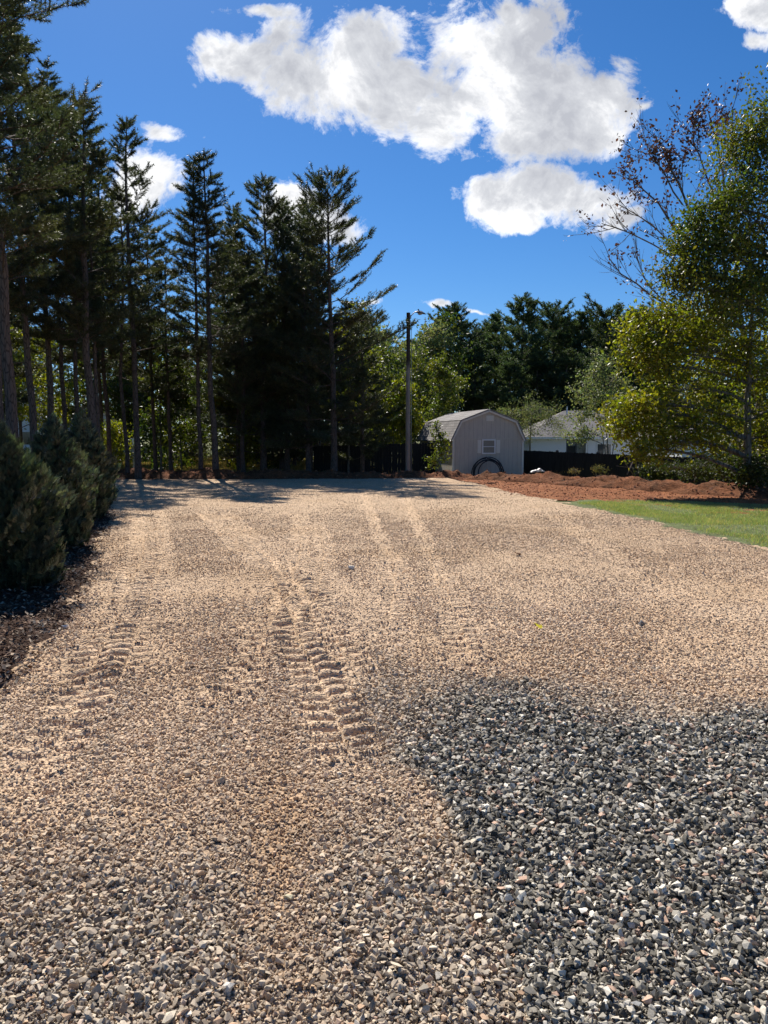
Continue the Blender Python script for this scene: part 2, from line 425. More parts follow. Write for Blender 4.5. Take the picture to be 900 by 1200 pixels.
bankV = bank()
# lawn base
LAWN = np.array([gnd(678, 590), gnd(720, 588), gnd(800, 588.5), gnd(905, 592), np.array((16, 16)), np.array((20, 2)), np.array((9, 2)), gnd(1000, 664), gnd(905, 643), gnd(830, 624), gnd(760, 607), gnd(700, 596)])
def lawnmask(x, y): return sdpoly(LAWN, x, y) + .5 * (fbm(x * 2, y * 2, 81, 3) - .5) > -.55
grid_sheet('lawn', np.arange(4, 21, .12), np.arange(2, 21, .12), lawnmask, .005, M['lawnsoil'], 'structure', lambda x, y: .03 * (fbm(x * 2, y * 2, 82, 3) - .5))
# mulch bed
def mulchmask(x, y): return (sdpoly(LOT, x, y) < .12) & (x < 0) & (x > -9 - .35*y+ 1.5 * fbm(y * .7, y, 84, 2)) & (y < 30.5)
def bedcol(x,y): return None
grid_sheet('mulch_bed', np.arange(-20, -1, .09), np.arange(-.5, 31, .09), mulchmask, -.008, M['mulch'], 'structure', lambda x, y: .07 * (fbm(x * 2.2, y * 2.2, 83, 4) - .5) * sst(-.1, .6, -sdpoly(LOT, x, y)) + .05 * sst(.2, 1.2, -sdpoly(LOT, x, y)))

# ---- loose stones
def hull_shapes(n, pts, seed, flat=(.45, .9)):
    out = []; r = np.random.RandomState(seed)
    for k in range(n):
        bm = bmesh.new(); P = r.randn(pts, 3); P /= np.linalg.norm(P, axis=1, keepdims=True)
        P = np.sign(P) * np.abs(P) ** .75
        P *= np.array([1, r.uniform(.6, .95), r.uniform(*flat)])
        for p in P: bm.verts.new(p * .5)
        res = bmesh.ops.convex_hull(bm, input=bm.verts)
        loose = [v for v in bm.verts if not v.link_faces]; bmesh.ops.delete(bm, geom=loose, context='VERTS')
        bmesh.ops.triangulate(bm, faces=bm.faces[:]); bmesh.ops.recalc_face_normals(bm, faces=bm.faces[:]); bm.verts.index_update()
        out.append((np.array([v.co[:] for v in bm.verts]), np.array([[v.index for v in f.verts] for f in bm.faces]))); bm.free()
    return out
def scatter_hulls(pos, size, rgb, shapes, rnd, tilt=1.0):
    Vs, Fs, Cs = [], [], []; off = 0; n = len(pos); k = rnd.randint(0, len(shapes), n)
    q = rnd.randn(n, 4); q[:, 1:3] *= tilt; q /= np.linalg.norm(q, axis=1, keepdims=True); w, x, y, z = q.T
    Rm = np.stack([1 - 2 * (y * y + z * z), 2 * (x * y - z * w), 2 * (x * z + y * w), 2 * (x * y + z * w), 1 - 2 * (x * x + z * z), 2 * (y * z - x * w), 2 * (x * z - y * w), 2 * (y * z + x * w), 1 - 2 * (x * x + y * y)], 1).reshape(-1, 3, 3)
    for s, (V, F) in enumerate(shapes):
        i = np.where(k == s)[0]
        if not len(i): continue
        P = np.einsum('nij,vj->nvi', Rm[i], V) * size[i][:, None, None] + pos[i][:, None, :]
        Vs.append(P.reshape(-1, 3)); Fs.append((F[None] + (np.arange(len(i)) * len(V))[:, None, None] + off).reshape(-1, 3)); off += len(i) * len(V)
        Cs.append(np.repeat(rgb[i], len(V), 0))
    return np.concatenate(Vs), np.concatenate(Fs), np.concatenate(Cs)
rs = np.random.RandomState(11)
def stone_points(layer):
    X, Y = [], []; S = []
    y = 1.25
    while y < 27:
        s = (min(.0074 + .0026 * max(0, y - 1.6), .024) + (.022 * min(1, max(0, y - 14) / 4))) * (1.0 if layer == 0 else 1.3)
        w = y * .56 + .7; nn = int(2 * w / s)
        X.append(-w + (np.arange(nn) + rs.rand(nn)) * s); Y.append(y + (rs.rand(nn) - .5) * s * 1.1); S.append(np.full(nn, s)); y += s
    return np.concatenate(X), np.concatenate(Y), np.concatenate(S)
def stone_layer(layer, shapes_n, shapes_f):
    x, y, s = stone_points(layer)
    k = (sdpoly(LOT, x, y) > .03); x, y, s = x[k], y[k], s[k]
    tz, tf = track_fields(x, y); dk = dark_field(x, y); g, o = grey_field(x, y); fi = fines_field(x, y, tf)
    loose = np.clip(dk + g, 0, 1)
    keep = (rs.rand(len(x)) < (1 - .50 * fi * sst(12, 5, y)) * (1 - .72 * np.clip(tf, 0, 1)) * (.85 + .15 * loose) * (1 if layer == 0 else (.25 + .75 * loose)) * (1-.25*sst(9,20,y)))
    x, y, s, tf, dk, g, o, fi, loose = [v[keep] for v in (x, y, s, tf, dk, g, o, fi, loose)]
    n = len(x)
    size = np.minimum(s, .0205) * np.exp(rs.randn(n) * .30) * (1.15 + .26 * sst(7, 4, y) * (1 - loose) + .48 * loose) * (1 - .28 * fi * sst(2, 6, y)) * (1 - .30 * np.clip(tf, 0, 1))
    size = np.clip(size, .004, .035)
    big = rs.rand(n) < .004; size[big] *= 1.5
    z = hbase(x, y) + .015 + gmicro(x, y) + size * (.06 + .16 * sst(8, 4, y) * (1 - loose) + .28 * loose - .08 * fi) + (layer * .5 * size * loose)
    # stone colours
    r = rs.rand(n); pal = np.array([[.40, .34, .26], [.56, .46, .33], [.27, .235, .19], [.68, .59, .45], [.45, .29, .18], [.14, .125, .105], [.56, .44, .35], [.80, .72, .58]])
    cum = np.cumsum([.24, .22, .17, .12, .09, .08, .05, .03]); ci = np.searchsorted(cum / cum[-1], r); c = pal[ci]
    pald = np.array([[.15, .136, .108], [.24, .216, .172], [.37, .335, .27], [.06, .055, .044], [.54, .49, .40], [.46, .31, .22], [.72, .66, .54]])
    cumd = np.cumsum([.23, .25, .20, .12, .10, .06, .04]); cd = pald[np.searchsorted(cumd / cumd[-1], rs.rand(n))]
    c = np.where((rs.rand(n) < dk)[:, None], cd, c)
    gm = (rs.rand(n) < g * .34)[:, None]; c = np.where(gm, cd * 1.2, c)
    base = ground_color(x, y, tf) * (.82 + .3 * rs.rand(n))[:, None]
    dust = np.clip((.84 - .06 * sst(6, 3.5, y) + .04 * sst(6, 10, y) + .20 * rs.randn(n)) * (1 - loose * .65) + .15 * fi, 0, .97) * (1 - dk)
    dust = dust[:, None]; c = c * (1 - dust) + base * dust
    c = c * (.88 + .36 * rs.rand(n))[:, None]
    near = y < 7.5
    P = np.stack([x, y, z], 1); out = []
    for msk, sh in ((near, shapes_n), (~near, shapes_f)):
        out.append(scatter_hulls(P[msk], size[msk], c[msk], sh, rs, .38))
    return out, n
SN = hull_shapes(30, 12, 3, (.38, .75)); SF = hull_shapes(16, 6, 4, (.4, .8)); SD = hull_shapes(24, 10, 5, (.2, .42))
parts = []; tot = 0
for ly in (0, 1):
    o, n = stone_layer(ly, SN if ly == 0 else SN[:15] + SD, SF); parts += o; tot += n
V = np.concatenate([p[0] for p in parts]); C = np.concatenate([p[2] for p in parts]); off = 0; Fl = []
for p in parts: Fl.append(p[1] + off); off += len(p[0])
print('stones', tot, 'tris', sum(len(f) for f in Fl))
tag(meshobj('gravel', V, np.concatenate(Fl), M['stone'], colr=C), 'loose crushed tan and dark grey gravel stones covering the lot', 'gravel', kind='stuff')
del V, C, Fl, parts

# a few bigger separate stones
def rock(px, py, sz, c, label, name='rock', zz=0.0):
    g = gnd(px, py); p = np.array([[0, 0, 0.]])
    sh = hull_shapes(1, 16, int(px * 3 + py), (.5, .7))
    v, f, cc = scatter_hulls(p, np.array([sz]), np.array([c]), sh, np.random.RandomState(int(px)), .2)
    z = float((hbase(g[:1], g[1:]) + gmicro(g[:1], g[1:]))[0]) + .015
    o = meshobj(name, v, f, M['stone'], colr=cc, loc=(g[0], g[1], z + sz * .25 + zz)); tag(o, label, 'stone'); return o
rock(219, 913, .060, (.50, .37, .24), 'rounded tan stone bigger than the gravel round it, left of the tyre tread')
rock(338, 1060, .040, (.62, .55, .36), 'small pale yellow wedge stone in the gravel near the bottom edge')
rock(268, 1170, .050, (.60, .55, .47), 'whitish stone in the tan and grey gravel at the bottom edge')
rock(412, 668, .09, (.62, .58, .50), 'pale flat stone in the middle of the lot beside the tyre tracks')
rock(76, 738, .07, (.66, .62, .56), 'white stone at the left rim of the gravel beside the mulch')
rock(750, 735, .09, (.16, .16, .165), 'dark grey stone lying in the tan gravel on the right')

# ------------------------------------------------------------------ vegetation generators
def needles(P, D, n, L, W, rnd, spread=.9, jit=.3, cvar=.35):
    """needle triangles round brush points P with direction D"""
    N = len(P); base = np.repeat(P, n, 0); d = np.repeat(nrm(D), n, 0)
    r = nrm(rnd.randn(N * n, 3)); dir_ = nrm(d * (1 - spread * .5) + r * spread)
    base = base + d * (rnd.rand(N * n, 1) - .5) * L * 1.6
    side = nrm(np.cross(dir_, rnd.randn(N * n, 3))) * W * .5
    ln = L * (1 + jit * (rnd.rand(N * n, 1) - .5) * 2)
    V = np.stack([base - side, base + side, base + dir_ * ln], 1).reshape(-1, 3)
    F = np.arange(N * n * 3).reshape(-1, 3)
    c = np.repeat(np.repeat(1 + cvar * (rnd.rand(N, 1) - .5) * 2, n, 0), 3, 0)
    c = np.concatenate([c, c * (.97 + .03 * np.ones_like(c)), c], 1)
    return V, F, c
def leaves(P, size, rnd, cvar=.35, aspect=.6, up=.35):
    N = len(P); d = nrm(rnd.randn(N, 3) + np.array([0, 0, -.3])); s = nrm(np.cross(d, rnd.randn(N, 3) + np.array([0, 0, up])))
    nn = np.cross(d, s); L = size * (.7 + .6 * rnd.rand(N, 1)); w = L * aspect * .5
    a = P - d * L * .5; b = P + s * w + nn * L * .08; c = P + d * L * .5; e = P - s * w + nn * L * .08
    V = np.stack([a, b, c, e], 1).reshape(-1, 3); F = np.arange(N * 4).reshape(-1, 4)
    k = 1 + cvar * (rnd.rand(N, 1) - .5) * 2; cc = np.repeat(np.concatenate([k * (1 + .12 * rnd.randn(N, 1)), k, k], 1), 4, 0)
    return V, F, np.clip(cc, .2, 2)

def pine_tree(H, zb, Rr, tr, seed, dens=1.0, nl=.11, nw=.021, nn=20, bl=.22, up=.35, sparse=1.0, whorl=.42, mat='pine', name='pine_tree', lean=(0, 0), tail=.9, brk=4, asym=(0, 0, 0), topr=.15):
    """returns the tree Empty; parts trunk (> branches) and crown"""
    rnd = np.random.RandomState(seed); root = empty(name)
    K = 12; t = np.linspace(0, 1, K)
    bx = np.cumsum(rnd.randn(K)) * .035 * H / 12 + lean[0] * t; by = np.cumsum(rnd.randn(K)) * .035 * H / 12 + lean[1] * t; bx -= bx[0]; by -= by[0]
    TP = np.stack([bx, by, t * H * .985 - .3 * (t == 0)], 1); TRr = tr * (1 - t) ** .75 + .012; TRr[0] *= 1.25
    def tp(z): return np.stack([np.interp(z, TP[:, 2], TP[:, 0]), np.interp(z, TP[:, 2], TP[:, 1]), z], -1)
    BP, BR, BrP, BrD = [], [], [], []
    z = zb
    dead = []; tmb = MB(); tmb.add(*tubes(TP, TRr, 9))
    zz = max(1.2, zb * .35)
    while zz < zb:                        # dead snags below the crown
        a = rnd.rand() * 2 * PI; L = rnd.uniform(.3, .9) * min(1.2, Rr * .6); h = np.array([math.cos(a), math.sin(a), rnd.uniform(-.1, .4)])
        b = tp(np.array(zz)); s = np.linspace(0, 1, 6)[:, None]; dead.append(b + h * L * s + np.array([0, 0, .1]) * s * s); zz += rnd.uniform(.25, .8)
    if dead: tmb.add(*tubes(np.array(dead), np.tile(.012 * (1 - np.linspace(0, 1, 6) * .8), (len(dead), 1)), 9))
    trunk = tmb.build('trunk', M['bark'], root, smooth=True)
    while z < H * .985:
        tt = (z - zb) / (H - zb)
        prof = (1 - tt) ** tail * (1 - .35 * max(0, (.18 - tt) / .18)) + topr * (1 - tt)
        nb = rnd.randint(3, 6)
        a0 = rnd.rand() * 2 * PI
        for b_ in range(nb):
            if rnd.rand() > sparse: continue
            a = a0 + b_ * 2 * PI / nb + rnd.randn() * .3
            L = Rr * prof * rnd.uniform(.4, 1.25)
            if asym[2]: L *= 1 + asym[2] * (math.cos(a) * asym[0] + math.sin(a) * asym[1])
            L = max(L, .15)
            el = rnd.uniform(-.35, .30) + up * (.0 + 1.2 * tt)
            s = np.linspace(0, 1, 6)
            hd = np.array([math.cos(a), math.sin(a), 0]); pr = np.array([-hd[1], hd[0], 0]) * rnd.randn() * .35
            curve = hd * L * s[:, None] + pr * L * (s * s)[:, None]; curve[:, 2] = L * (el * s + (.10 + .25 * up) * s * s + rnd.randn() * .05 * np.sin(s * 5))
            P = tp(np.array(z + rnd.randn() * .08)) + curve; BP.append(P); BR.append((.007 + .008 * L) * (1 - .8 * s))
            m = max(4, int(L * 8.5 * dens) + 3)
            u = np.sort(rnd.uniform(.2, 1, m) ** .85) ; u[-1] = 1
            base = np.stack([np.interp(u, s, P[:, c]) for c in range(3)], 1)
            sg = np.where(np.arange(m) % 2 == 0, 1, -1); ang = sg * rnd.uniform(.35, 1.1, m); ang[-1] = 0
            dx = np.stack([math.cos(a) * np.cos(ang) - math.sin(a) * np.sin(ang), math.sin(a) * np.cos(ang) + math.cos(a) * np.sin(ang), rnd.uniform(-.1, .35, m) + up * .5], 1)
            dx = nrm(dx); sl = (.20 + .34 * L * (1.05 - u)) * rnd.uniform(.7, 1.3, m)
            q = np.linspace(0, 1, brk + 1)[None, :, None]
            sub = base[:, None, :] + dx[:, None, :] * sl[:, None, None] * q; sub[:, :, 2] += (sl[:, None] * q[0, :, 0] ** 2) * .25
            ss = np.linspace(0, 1, 6)[None, :, None]; s6 = base[:, None, :] + dx[:, None, :] * sl[:, None, None] * ss; s6[:, :, 2] += (sl[:, None] * ss[0, :, 0] ** 2) * .25
            for w_ in range(m): BP.append(s6[w_]); BR.append(.006 * (1 - .6 * s))
            bp = sub[:, 1:].reshape(-1, 3); bd = np.repeat(dx + np.array([0, 0, .25]), brk, 0)
            kk = rnd.rand(len(bp)) < .9; BrP.append(bp[kk]); BrD.append(bd[kk])
        z += whorl * rnd.uniform(.7, 1.3) * (.6 + .5 * (1 - tt))
    BrP.append(TP[-1:] + [0, 0, .05]); BrD.append(np.array([[0, 0, 1.]]))
    v, f = tubes(np.array(BP), np.array(BR), 3); meshobj('branches', v, f, M['bark'], trunk)
    P = np.concatenate(BrP); D = np.concatenate(BrD)
    v, f, c = needles(P, D, nn, nl, nw, rnd); meshobj('crown', v, f, M[mat], root, colr=c)
    return root

def leafy(base, clumps, nsub, nleaf, lsize, mat, seed, name='leafy_tree', trunk=None, tr=.1, sub_r=.28, bark='bark_grey', shell=.55, aspect=.6, crown='crown', flat=1.0, limbs=True, up=.35):
    """clumps: list of (x,y,z,rx,ry,rz[,weight]) world; base world point. Twigs run from limbs into each clump."""
    rnd = np.random.RandomState(seed); base = np.array(base, float); root = empty(name, base)
    cl = [np.array(c[:6], float) for c in clumps]; wts = [c[6] if len(c) > 6 else 1. for c in clumps]
    TPs = []
    trunk = trunk or [(0, 0, 0), (0, 0, max(c[2] for c in cl) - base[2])]
    T = np.array(trunk, float); K = 14
    tt = np.linspace(0, 1, K); seg = np.linspace(0, 1, len(T)); TP = np.stack([np.interp(tt, seg, T[:, c]) for c in range(3)], 1)
    TP[1:, :2] += np.cumsum(rnd.randn(K - 1, 2), 0) * .02 * tr / .1
    TPr = tr * (1 - tt * .8); TPr[0] *= 1.3; TP[0, 2] -= .2
    v, f = tubes(TP, TPr, 10); tk = meshobj('trunk', v, f, M[bark], root, smooth=True)
    LP, LR, SP = [], [], []
    for c, w in zip(cl, wts):
        cc = c[:3] - base; r = c[3:]
        dd = np.linalg.norm(TP - cc, axis=1) + (TP[:, 2] > cc[2] - .1 * np.linalg.norm(TP[:, :2] - cc[:2], axis=1)) * 3; k = max(1, int(np.argmin(dd)))
        p0 = TP[k]; s = np.linspace(0, 1, 7)[:, None]
        mid = (p0 + cc) / 2 + np.array([0, 0, .12]) * np.linalg.norm(cc - p0) + rnd.randn(3) * .05 * np.linalg.norm(cc - p0)
        limb = p0 * (1 - s) ** 2 + 2 * mid * s * (1 - s) + cc * s * s
        if limbs: LP.append(limb); LR.append(np.linspace(min(TPr[k] * .7, .03 + .02 * np.linalg.norm(cc - p0)), .015, 7))
        m = max(3, int(nsub * w)); dr = nrm(rnd.randn(m, 3)); rad = rnd.rand(m, 1) ** (shell * .6); e = dr * rad * r * np.array([1, 1, flat])
        e = e + .30 * r * np.sin(dr[:, ::-1] * 5 + rnd.rand(3) * 6)
        tip = cc + e; st = limb[rnd.randint(3, 7, m)]
        md = (st + tip) / 2 + np.array([0, 0, .1]) + rnd.randn(m, 3) * .08 * r
        s7 = np.linspace(0, 1, 7)[None, :, None]
        tw = st[:, None] * (1 - s7) ** 2 + 2 * md[:, None] * s7 * (1 - s7) + tip[:, None] * s7 ** 2
        for i in range(m): LP.append(tw[i]); LR.append(np.linspace(.012, .003, 7))
        SP.append(tip)
    v, f = tubes(np.array(LP), np.array(LR), 3); meshobj('branches', v, f, M[bark], tk, smooth=True)
    S = np.concatenate(SP); L = np.repeat(S, nleaf, 0) + rnd.randn(len(S) * nleaf, 3) * sub_r * .5 * np.array([1, 1, .75])
    v, f, c = leaves(L, lsize, rnd, aspect=aspect, up=up); meshobj(crown, v, f, M[mat], root, colr=c)
    return root
def clump(px, py, Y, rx, rz, ry=None, w=1.):
    """crown lobe seen about (px,py) at depth Y; radii in metres"""
    p = at(px, py, Y); return (p[0], p[1], p[2], rx, ry or rx, rz, w)
def place(root, px, Y, label, cat='tree', group=None, rz=None, x=None):
    X = (at(px, 520, Y)[0]) if x is None else x
    root.location = (X, Y, hz(X, Y) - .03)
    if rz is not None: root.rotation_euler = (0, 0, rz)
    tag(root, label, cat, group); return root
def toph(px, py, Y):
    return at(px, py, Y)[2] - hz(at(px, 520, Y)[0], Y)

# ------------------------------------------------------------------ the pines on the left
G1 = 'pine trees standing in a belt along the left side and far end of the lot'
def P(px, Y, H, zb, Rr, tr, seed, label, **k):
    return place(pine_tree(H, zb, Rr, tr, seed, **k), px, Y, label, 'pine tree', G1)
P(17, 17, 14.5, 5.0, 2.15, .125, 1, 'thick grey-brown pine trunk at the left edge, its crown running off the top', nn=26, nl=.085, nw=.014, dens=1.15, up=.35, asym=(1, 0, .3))
P(4, 19.5, 14, 4.6, 1.9, .13, 2, 'dark slim pine trunk at the very left rim beside the thick grey-brown one', up=.4)
P(38, 22, 13.5, 5.0, 1.8, .10, 3, 'thin dark pine just right of the thick grey-brown trunk', up=.4)
P(62, 25, 12.6, 5.5, 1.8, .10, 4, 'thin straight pine between the two thickest trunks of the left group')
P(90, 26.5, toph(90, 122, 26.5), 5.5, 1.9, .075, 5, 'very thin pine just left of the thick dark double trunk', nn=16)
P(107, 23, toph(100, 108, 23), 4.6, 1.95, .125, 6, 'thick black-looking pine of the close pair near the end of the shrub row', up=.4, dens=1.1)
P(116, 25, 8.8, 4.4, 1.6, .07, 7, 'thin brown pine touching the right side of the thick dark trunk')
P(148, 30, 10.8, 6.2, 1.5, .075, 8, 'thin short pine left of the sparse pine that stands before the small cloud', sparse=.8)
P(161, 29, toph(160, 130, 29), 4.8, 2.1, .11, 9, 'tall sparse pine with open tiers of branches before the small white cloud', sparse=.75, up=.42, whorl=.6, tail=.8)
P(234, 30.5, toph(228, 180, 30.5), 4.8, 1.35, .08, 10, 'slender pine close on the left of the tall pointed pine', sparse=.8, up=.25, tail=.85, nn=14)
P(252, 30, toph(251, 170, 30), 4.6, 2.0, .115, 11, 'tall pointed pine with a straight brown trunk and tiered cone-shaped crown', up=.26, tail=.85, dens=1.1, nn=15)
P(200, 34, toph(200, 300, 34), 3.4, 1.6, .08, 12, 'low thin pine in the gap between the sparse pine and the pointed pine', sparse=.7)
P(308, 34, toph(307, 207, 34), 3.2, 2.4, .13, 13, 'dense dark pine with a rounded bottle-brush top right of the pointed pine', dens=1.25, up=.6, tail=.65, topr=.2)
P(336, 35, toph(336, 236, 35), 2.0, 2.3, .11, 14, 'dense pine with a narrow tip between the bottle-brush pine and the broad pine', dens=1.25, up=.6, tail=.8)
P(391, 31.5, toph(392, 205, 31.5), 1.8, 2.5, .13, 15, 'broad pine with many upswept branch tips, the last tall one before the lamp pole', up=.62, tail=.45, dens=1.3, asym=(1, 0, .08), nn=15, topr=.1)
P(362, 33, toph(362, 255, 33), 1.2, 2.3, .1, 16, 'bushy dark pine filled with foliage to the ground just left of the broad pine', dens=1.2, up=.45)
P(285, 33, toph(285, 300, 33), 1.0, 2.1, .09, 17, 'lower dark pine with foliage down to the bank below the bottle-brush pine', dens=1.2)
P(424, 35, toph(428, 355, 35), 1.0, 1.25, .09, 28, 'low dark pine leaning out beside the lamp pole', dens=1.25, up=.2)
P(330, 37, toph(330, 330, 37), .6, 2.4, .1, 19, 'short dense pine in the darkest part of the grove behind the broad pine', dens=1.3)

P(128, 33, toph(128, 168, 33), 4.5, 2.1, .09, 20, 'bushy pine filling the space just left of the sparse pine', dens=1.1, up=.3)
P(76, 29, toph(76, 75, 29), 5.0, 2.0, .08, 21, 'tall pine rising above its neighbours behind the thin straight pine of the left group', up=.3)
P(280, 36, toph(280, 238, 36), 2.5, 2.1, .09, 22, 'dark pine filling in just left of the bottle-brush pine', dens=1.2, up=.35)
P(364, 36, toph(364, 232, 36), 2.0, 2.2, .09, 23, 'dark pine top showing close against the left side of the broad pine', dens=1.2, up=.4)
P(182, 35, toph(182, 262, 35), 3.8, 1.8, .08, 24, 'lower pine right of the sparse pine below the small cloud', sparse=.85, up=.3)
# pines deeper in the wood: copies of four archetypes
arch = []
for k, (H, zb, Rr, s) in enumerate([(11.5, 3.0, 2.5, 31), (10.5, 2.0, 2.6, 32), (9.0, 1.2, 2.4, 33), (12.5, 4.5, 2.2, 34)]):
    arch.append(pine_tree(H, zb, Rr, .1, s, dens=.95, nn=13, nl=.14, nw=.04, mat='pine', brk=3))
GB = 'dark pines deep in the wood behind the front row of trunks'
LB = 'dark pine deep in the wood behind the front row of trunks'
deep = [(-20, 30, 0), (-70, 28, 3), (122, 37, 3), (140, 44, 2), (178, 46, 1), (215, 50, 2), (268, 40, 1), (300, 44, 0), (345, 42, 1), (372, 46, 2), (408, 41, 2), (25, 46, 0), (100, 55, 0), (160, 58, 1), (240, 56, 1), (320, 56, 0), (395, 58, 1), (430, 50, 2), (-10, 52, 1), (190, 62, 0), (280, 66, 0), (130, 70, 0), (455, 62, 1), (355, 66, 0), (220, 70, 0), (275, 48, 2), (312, 50, 2), (340, 47, 2), (383, 50, 2), (420, 56, 2), (445, 52, 2), (10, 64, 0), (60, 72, 0),
        (-110, 36, 0), (-170, 33, 1), (-240, 30, 0), (-150, 45, 0)]
used = set(); rnd = random.Random(5)
for px, Y, k in deep:
    if k in used: r = copytree(arch[k])
    else: r = arch[k]; used.add(k)
    place(r, px, Y, LB, 'pine tree', GB, rnd.uniform(0, 6.28)); s = rnd.uniform(.85, 1.1); r.scale = (s, s, s * rnd.uniform(.9, 1.05))
# forest flank left of the frame edge whose shadows reach the lot
for X, Y, k in [(-13.2, 17.5, 3), (-15.5, 22, 0), (-14.5, 26, 1)]:
    r = copytree(arch[k]); place(r, 0, Y, LB, 'pine tree', GB, rnd.uniform(0, 6.28), x=X); s = rnd.uniform(.85, 1.05); r.scale = (s, s, s)

# understorey broadleaf trees in the wood, lit yellow-green
GU = 'small broadleaf trees growing under the pines'
def under(px, Y, py0, py1, w, mat, seed, label, ns=70, nl=26, ls=.17, cat='tree', group=GU, name='understorey_tree', tr=.05, sr=.45, n=5):
    rnd = np.random.RandomState(seed); b = at(px, 520, Y); g = hz(b[0], Y); cl = []
    z0 = at(px, py1, Y)[2]; z1 = at(px, py0, Y)[2]
    for i in range(n):
        f = (i + .5) / n; rr = w * (.55 + .45 * math.sin(PI * min(1, f * 1.15))) * .62
        cl.append((b[0] + rnd.uniform(-.45, .45) * w, Y + rnd.uniform(-.4, .4) * w, z0 + (z1 - z0) * f, rr, rr, max(.35, (z1 - z0) / n * .8), 1))
    r = leafy((b[0], Y, g - .02), cl, ns // n * 2, nl, ls, mat, seed, name=name, tr=tr, sub_r=sr)
    tag(r, label, cat, group); return r
under(20, 41, 385, 480, 2.2, 'leaf_yellow', 101, 'small yellowing tree glowing between the thick trunk and the left rim')
under(58, 40, 390, 520, 2.3, 'leaf_yellow', 102, 'small yellow-leaved tree seen behind the thin straight pine of the left group')
under(92, 43, 395, 500, 2.0, 'leaf_green', 103, 'green understorey tree behind the thick dark double trunk')
under(132, 36, 496, 545, 1.2, 'leaf_yellow', 104, 'low bright yellow shrub on the sunlit grass right of the shrub row', ns=50, ls=.13, cat='shrub', tr=.03)
under(152, 42, 420, 530, 1.7, 'leaf_deep', 105, 'deep green understorey tree behind the sparse pine')
under(188, 36, 395, 540, 1.4, 'leaf_deep', 106, 'narrow dark green tree with foliage to the ground between sparse and pointed pines')
under(212, 38, 418, 546, 1.8, 'leaf_green', 107, 'bright green small tree just left of the slender pine')
under(234, 44, 440, 540, 2.0, 'leaf_green', 108, 'green tree behind the trunks of the slender and pointed pines')
under(277, 37, 462, 542, 1.6, 'leaf_yellow', 109, 'yellow-green shrub right of the pointed pine trunk', cat='shrub', tr=.03)
under(300, 46, 430, 540, 2.4, 'leaf_deep', 110, 'dark green shrub tree at the foot of the bottle-brush pine')
under(375, 38, 285, 420, 1.3, 'leaf_yellow', 111, 'yellow-leaved branches of a small tree showing high inside the broad pine', ns=60, ls=.12)
under(408, 36, 360, 480, 1.5, 'leaf_yellow', 112, 'yellow-green small tree showing through the right side of the broad pine', ns=70, ls=.12)
under(440, 44, 410, 525, 2.2, 'leaf_green', 113, 'green tree behind the black fence left of the lamp pole')
under(462, 41, 455, 520, 1.6, 'leaf_yellow', 114, 'yellow-green bush above the black fence beside the lamp pole', cat='shrub')
under(492, 47, 415, 520, 2.2, 'leaf_green', 115, 'green tree above the black fence right behind the lamp pole')
under(350, 50, 440, 540, 3.0, 'leaf_deep', 116, 'dark leafy tree in the deepest shade behind the grove')
under(325, 39, 505, 548, 1.4, 'leaf_deep', 117, 'low dark shrub on the grass under the dense pines', cat='shrub', ns=50, ls=.12, tr=.03)

# ------------------------------------------------------------------ far tree line
GF = 'trees of the dark wood behind the shed and the white house'
fa = [pine_tree(14.5, 3.0, 3.4, .17, 41, dens=.7, nn=9, nl=.20, nw=.06, mat='pine_far', up=.45, tail=.55, whorl=.5),
      pine_tree(14.0, 2.2, 2.5, .15, 42, dens=.8, nn=9, nl=.20, nw=.06, mat='pine_far', up=.3, tail=.8, whorl=.5),
      pine_tree(14.0, 3.5, 3.8, .17, 43, dens=.7, nn=9, nl=.20, nw=.06, mat='pine_far', up=.55, tail=.4, whorl=.5),
      pine_tree(10.0, .8, 3.0, .15, 44, dens=.8, nn=9, nl=.20, nw=.06, mat='pine_far', up=.35, tail=.6, whorl=.5)]
far = [(530, 66, 0, 358, 'broad pine rising highest on the left of the far tree line'), (575, 70, 1, 368, 'narrow pointed pine right of the broad one in the far tree line'),
       (609, 66, 0, 350, 'tallest dark pine of the far tree line, behind the shed roof'), (645, 70, 2, 360, 'rounded dark pine just right of the tallest far pine'),
       (680, 67, 1, 365, 'dark pine behind the ridge of the grey-roofed house'), (708, 69, 2, 362, 'flat-topped dark pine behind the pale green tree'),
       (740, 66, 0, 364, 'dark pine at the right end of the far line above the yellow-green limb'), (776, 70, 2, 362, 'far dark pine glimpsed through the bare branches on the right')]
fused = set(); Hs = [14.5, 14.0, 14.0, 10.0]
def farplace(k, px, Y, py, label, cat='pine tree', sxy=1.0):
    r = copytree(fa[k]) if k in fused else fa[k]; fused.add(k)
    place(r, px, Y, label, cat, GF, rnd.uniform(0, 6.28)); s = toph(px, py, Y) / Hs[k]; r.scale = (sxy, sxy, s); return r
for px, Y, k, py, lb in far: farplace(k, px, Y, py, lb)
LF = 'dark pine of the second row filling the wood behind the shed and house'
for px, Y, k, py in [(556, 64, 3, 405), (596, 62, 3, 420), (628, 63, 3, 415), (662, 61, 3, 412), (694, 63, 3, 410), (725, 62, 3, 405), (760, 64, 3, 400), (505, 74, 0, 385), (552, 80, 2, 385), (592, 82, 2, 380), (632, 80, 0, 376), (668, 82, 2, 380), (700, 80, 0, 378), (735, 84, 2, 376), (775, 82, 0, 378), (815, 76, 2, 380), (850, 72, 0, 400), (890, 70, 2, 400), (940, 68, 0, 390), (990, 66, 2, 380), (1060, 60, 0, 380), (480, 84, 0, 400), (450, 82, 2, 395), (410, 90, 0, 395), (835, 60, 3, 440), (880, 56, 3, 440), (930, 52, 3, 430), (570, 92, 0, 380), (650, 95, 0, 375), (720, 95, 0, 375)]:
    farplace(k, px, Y, py, LF, sxy=1.05)
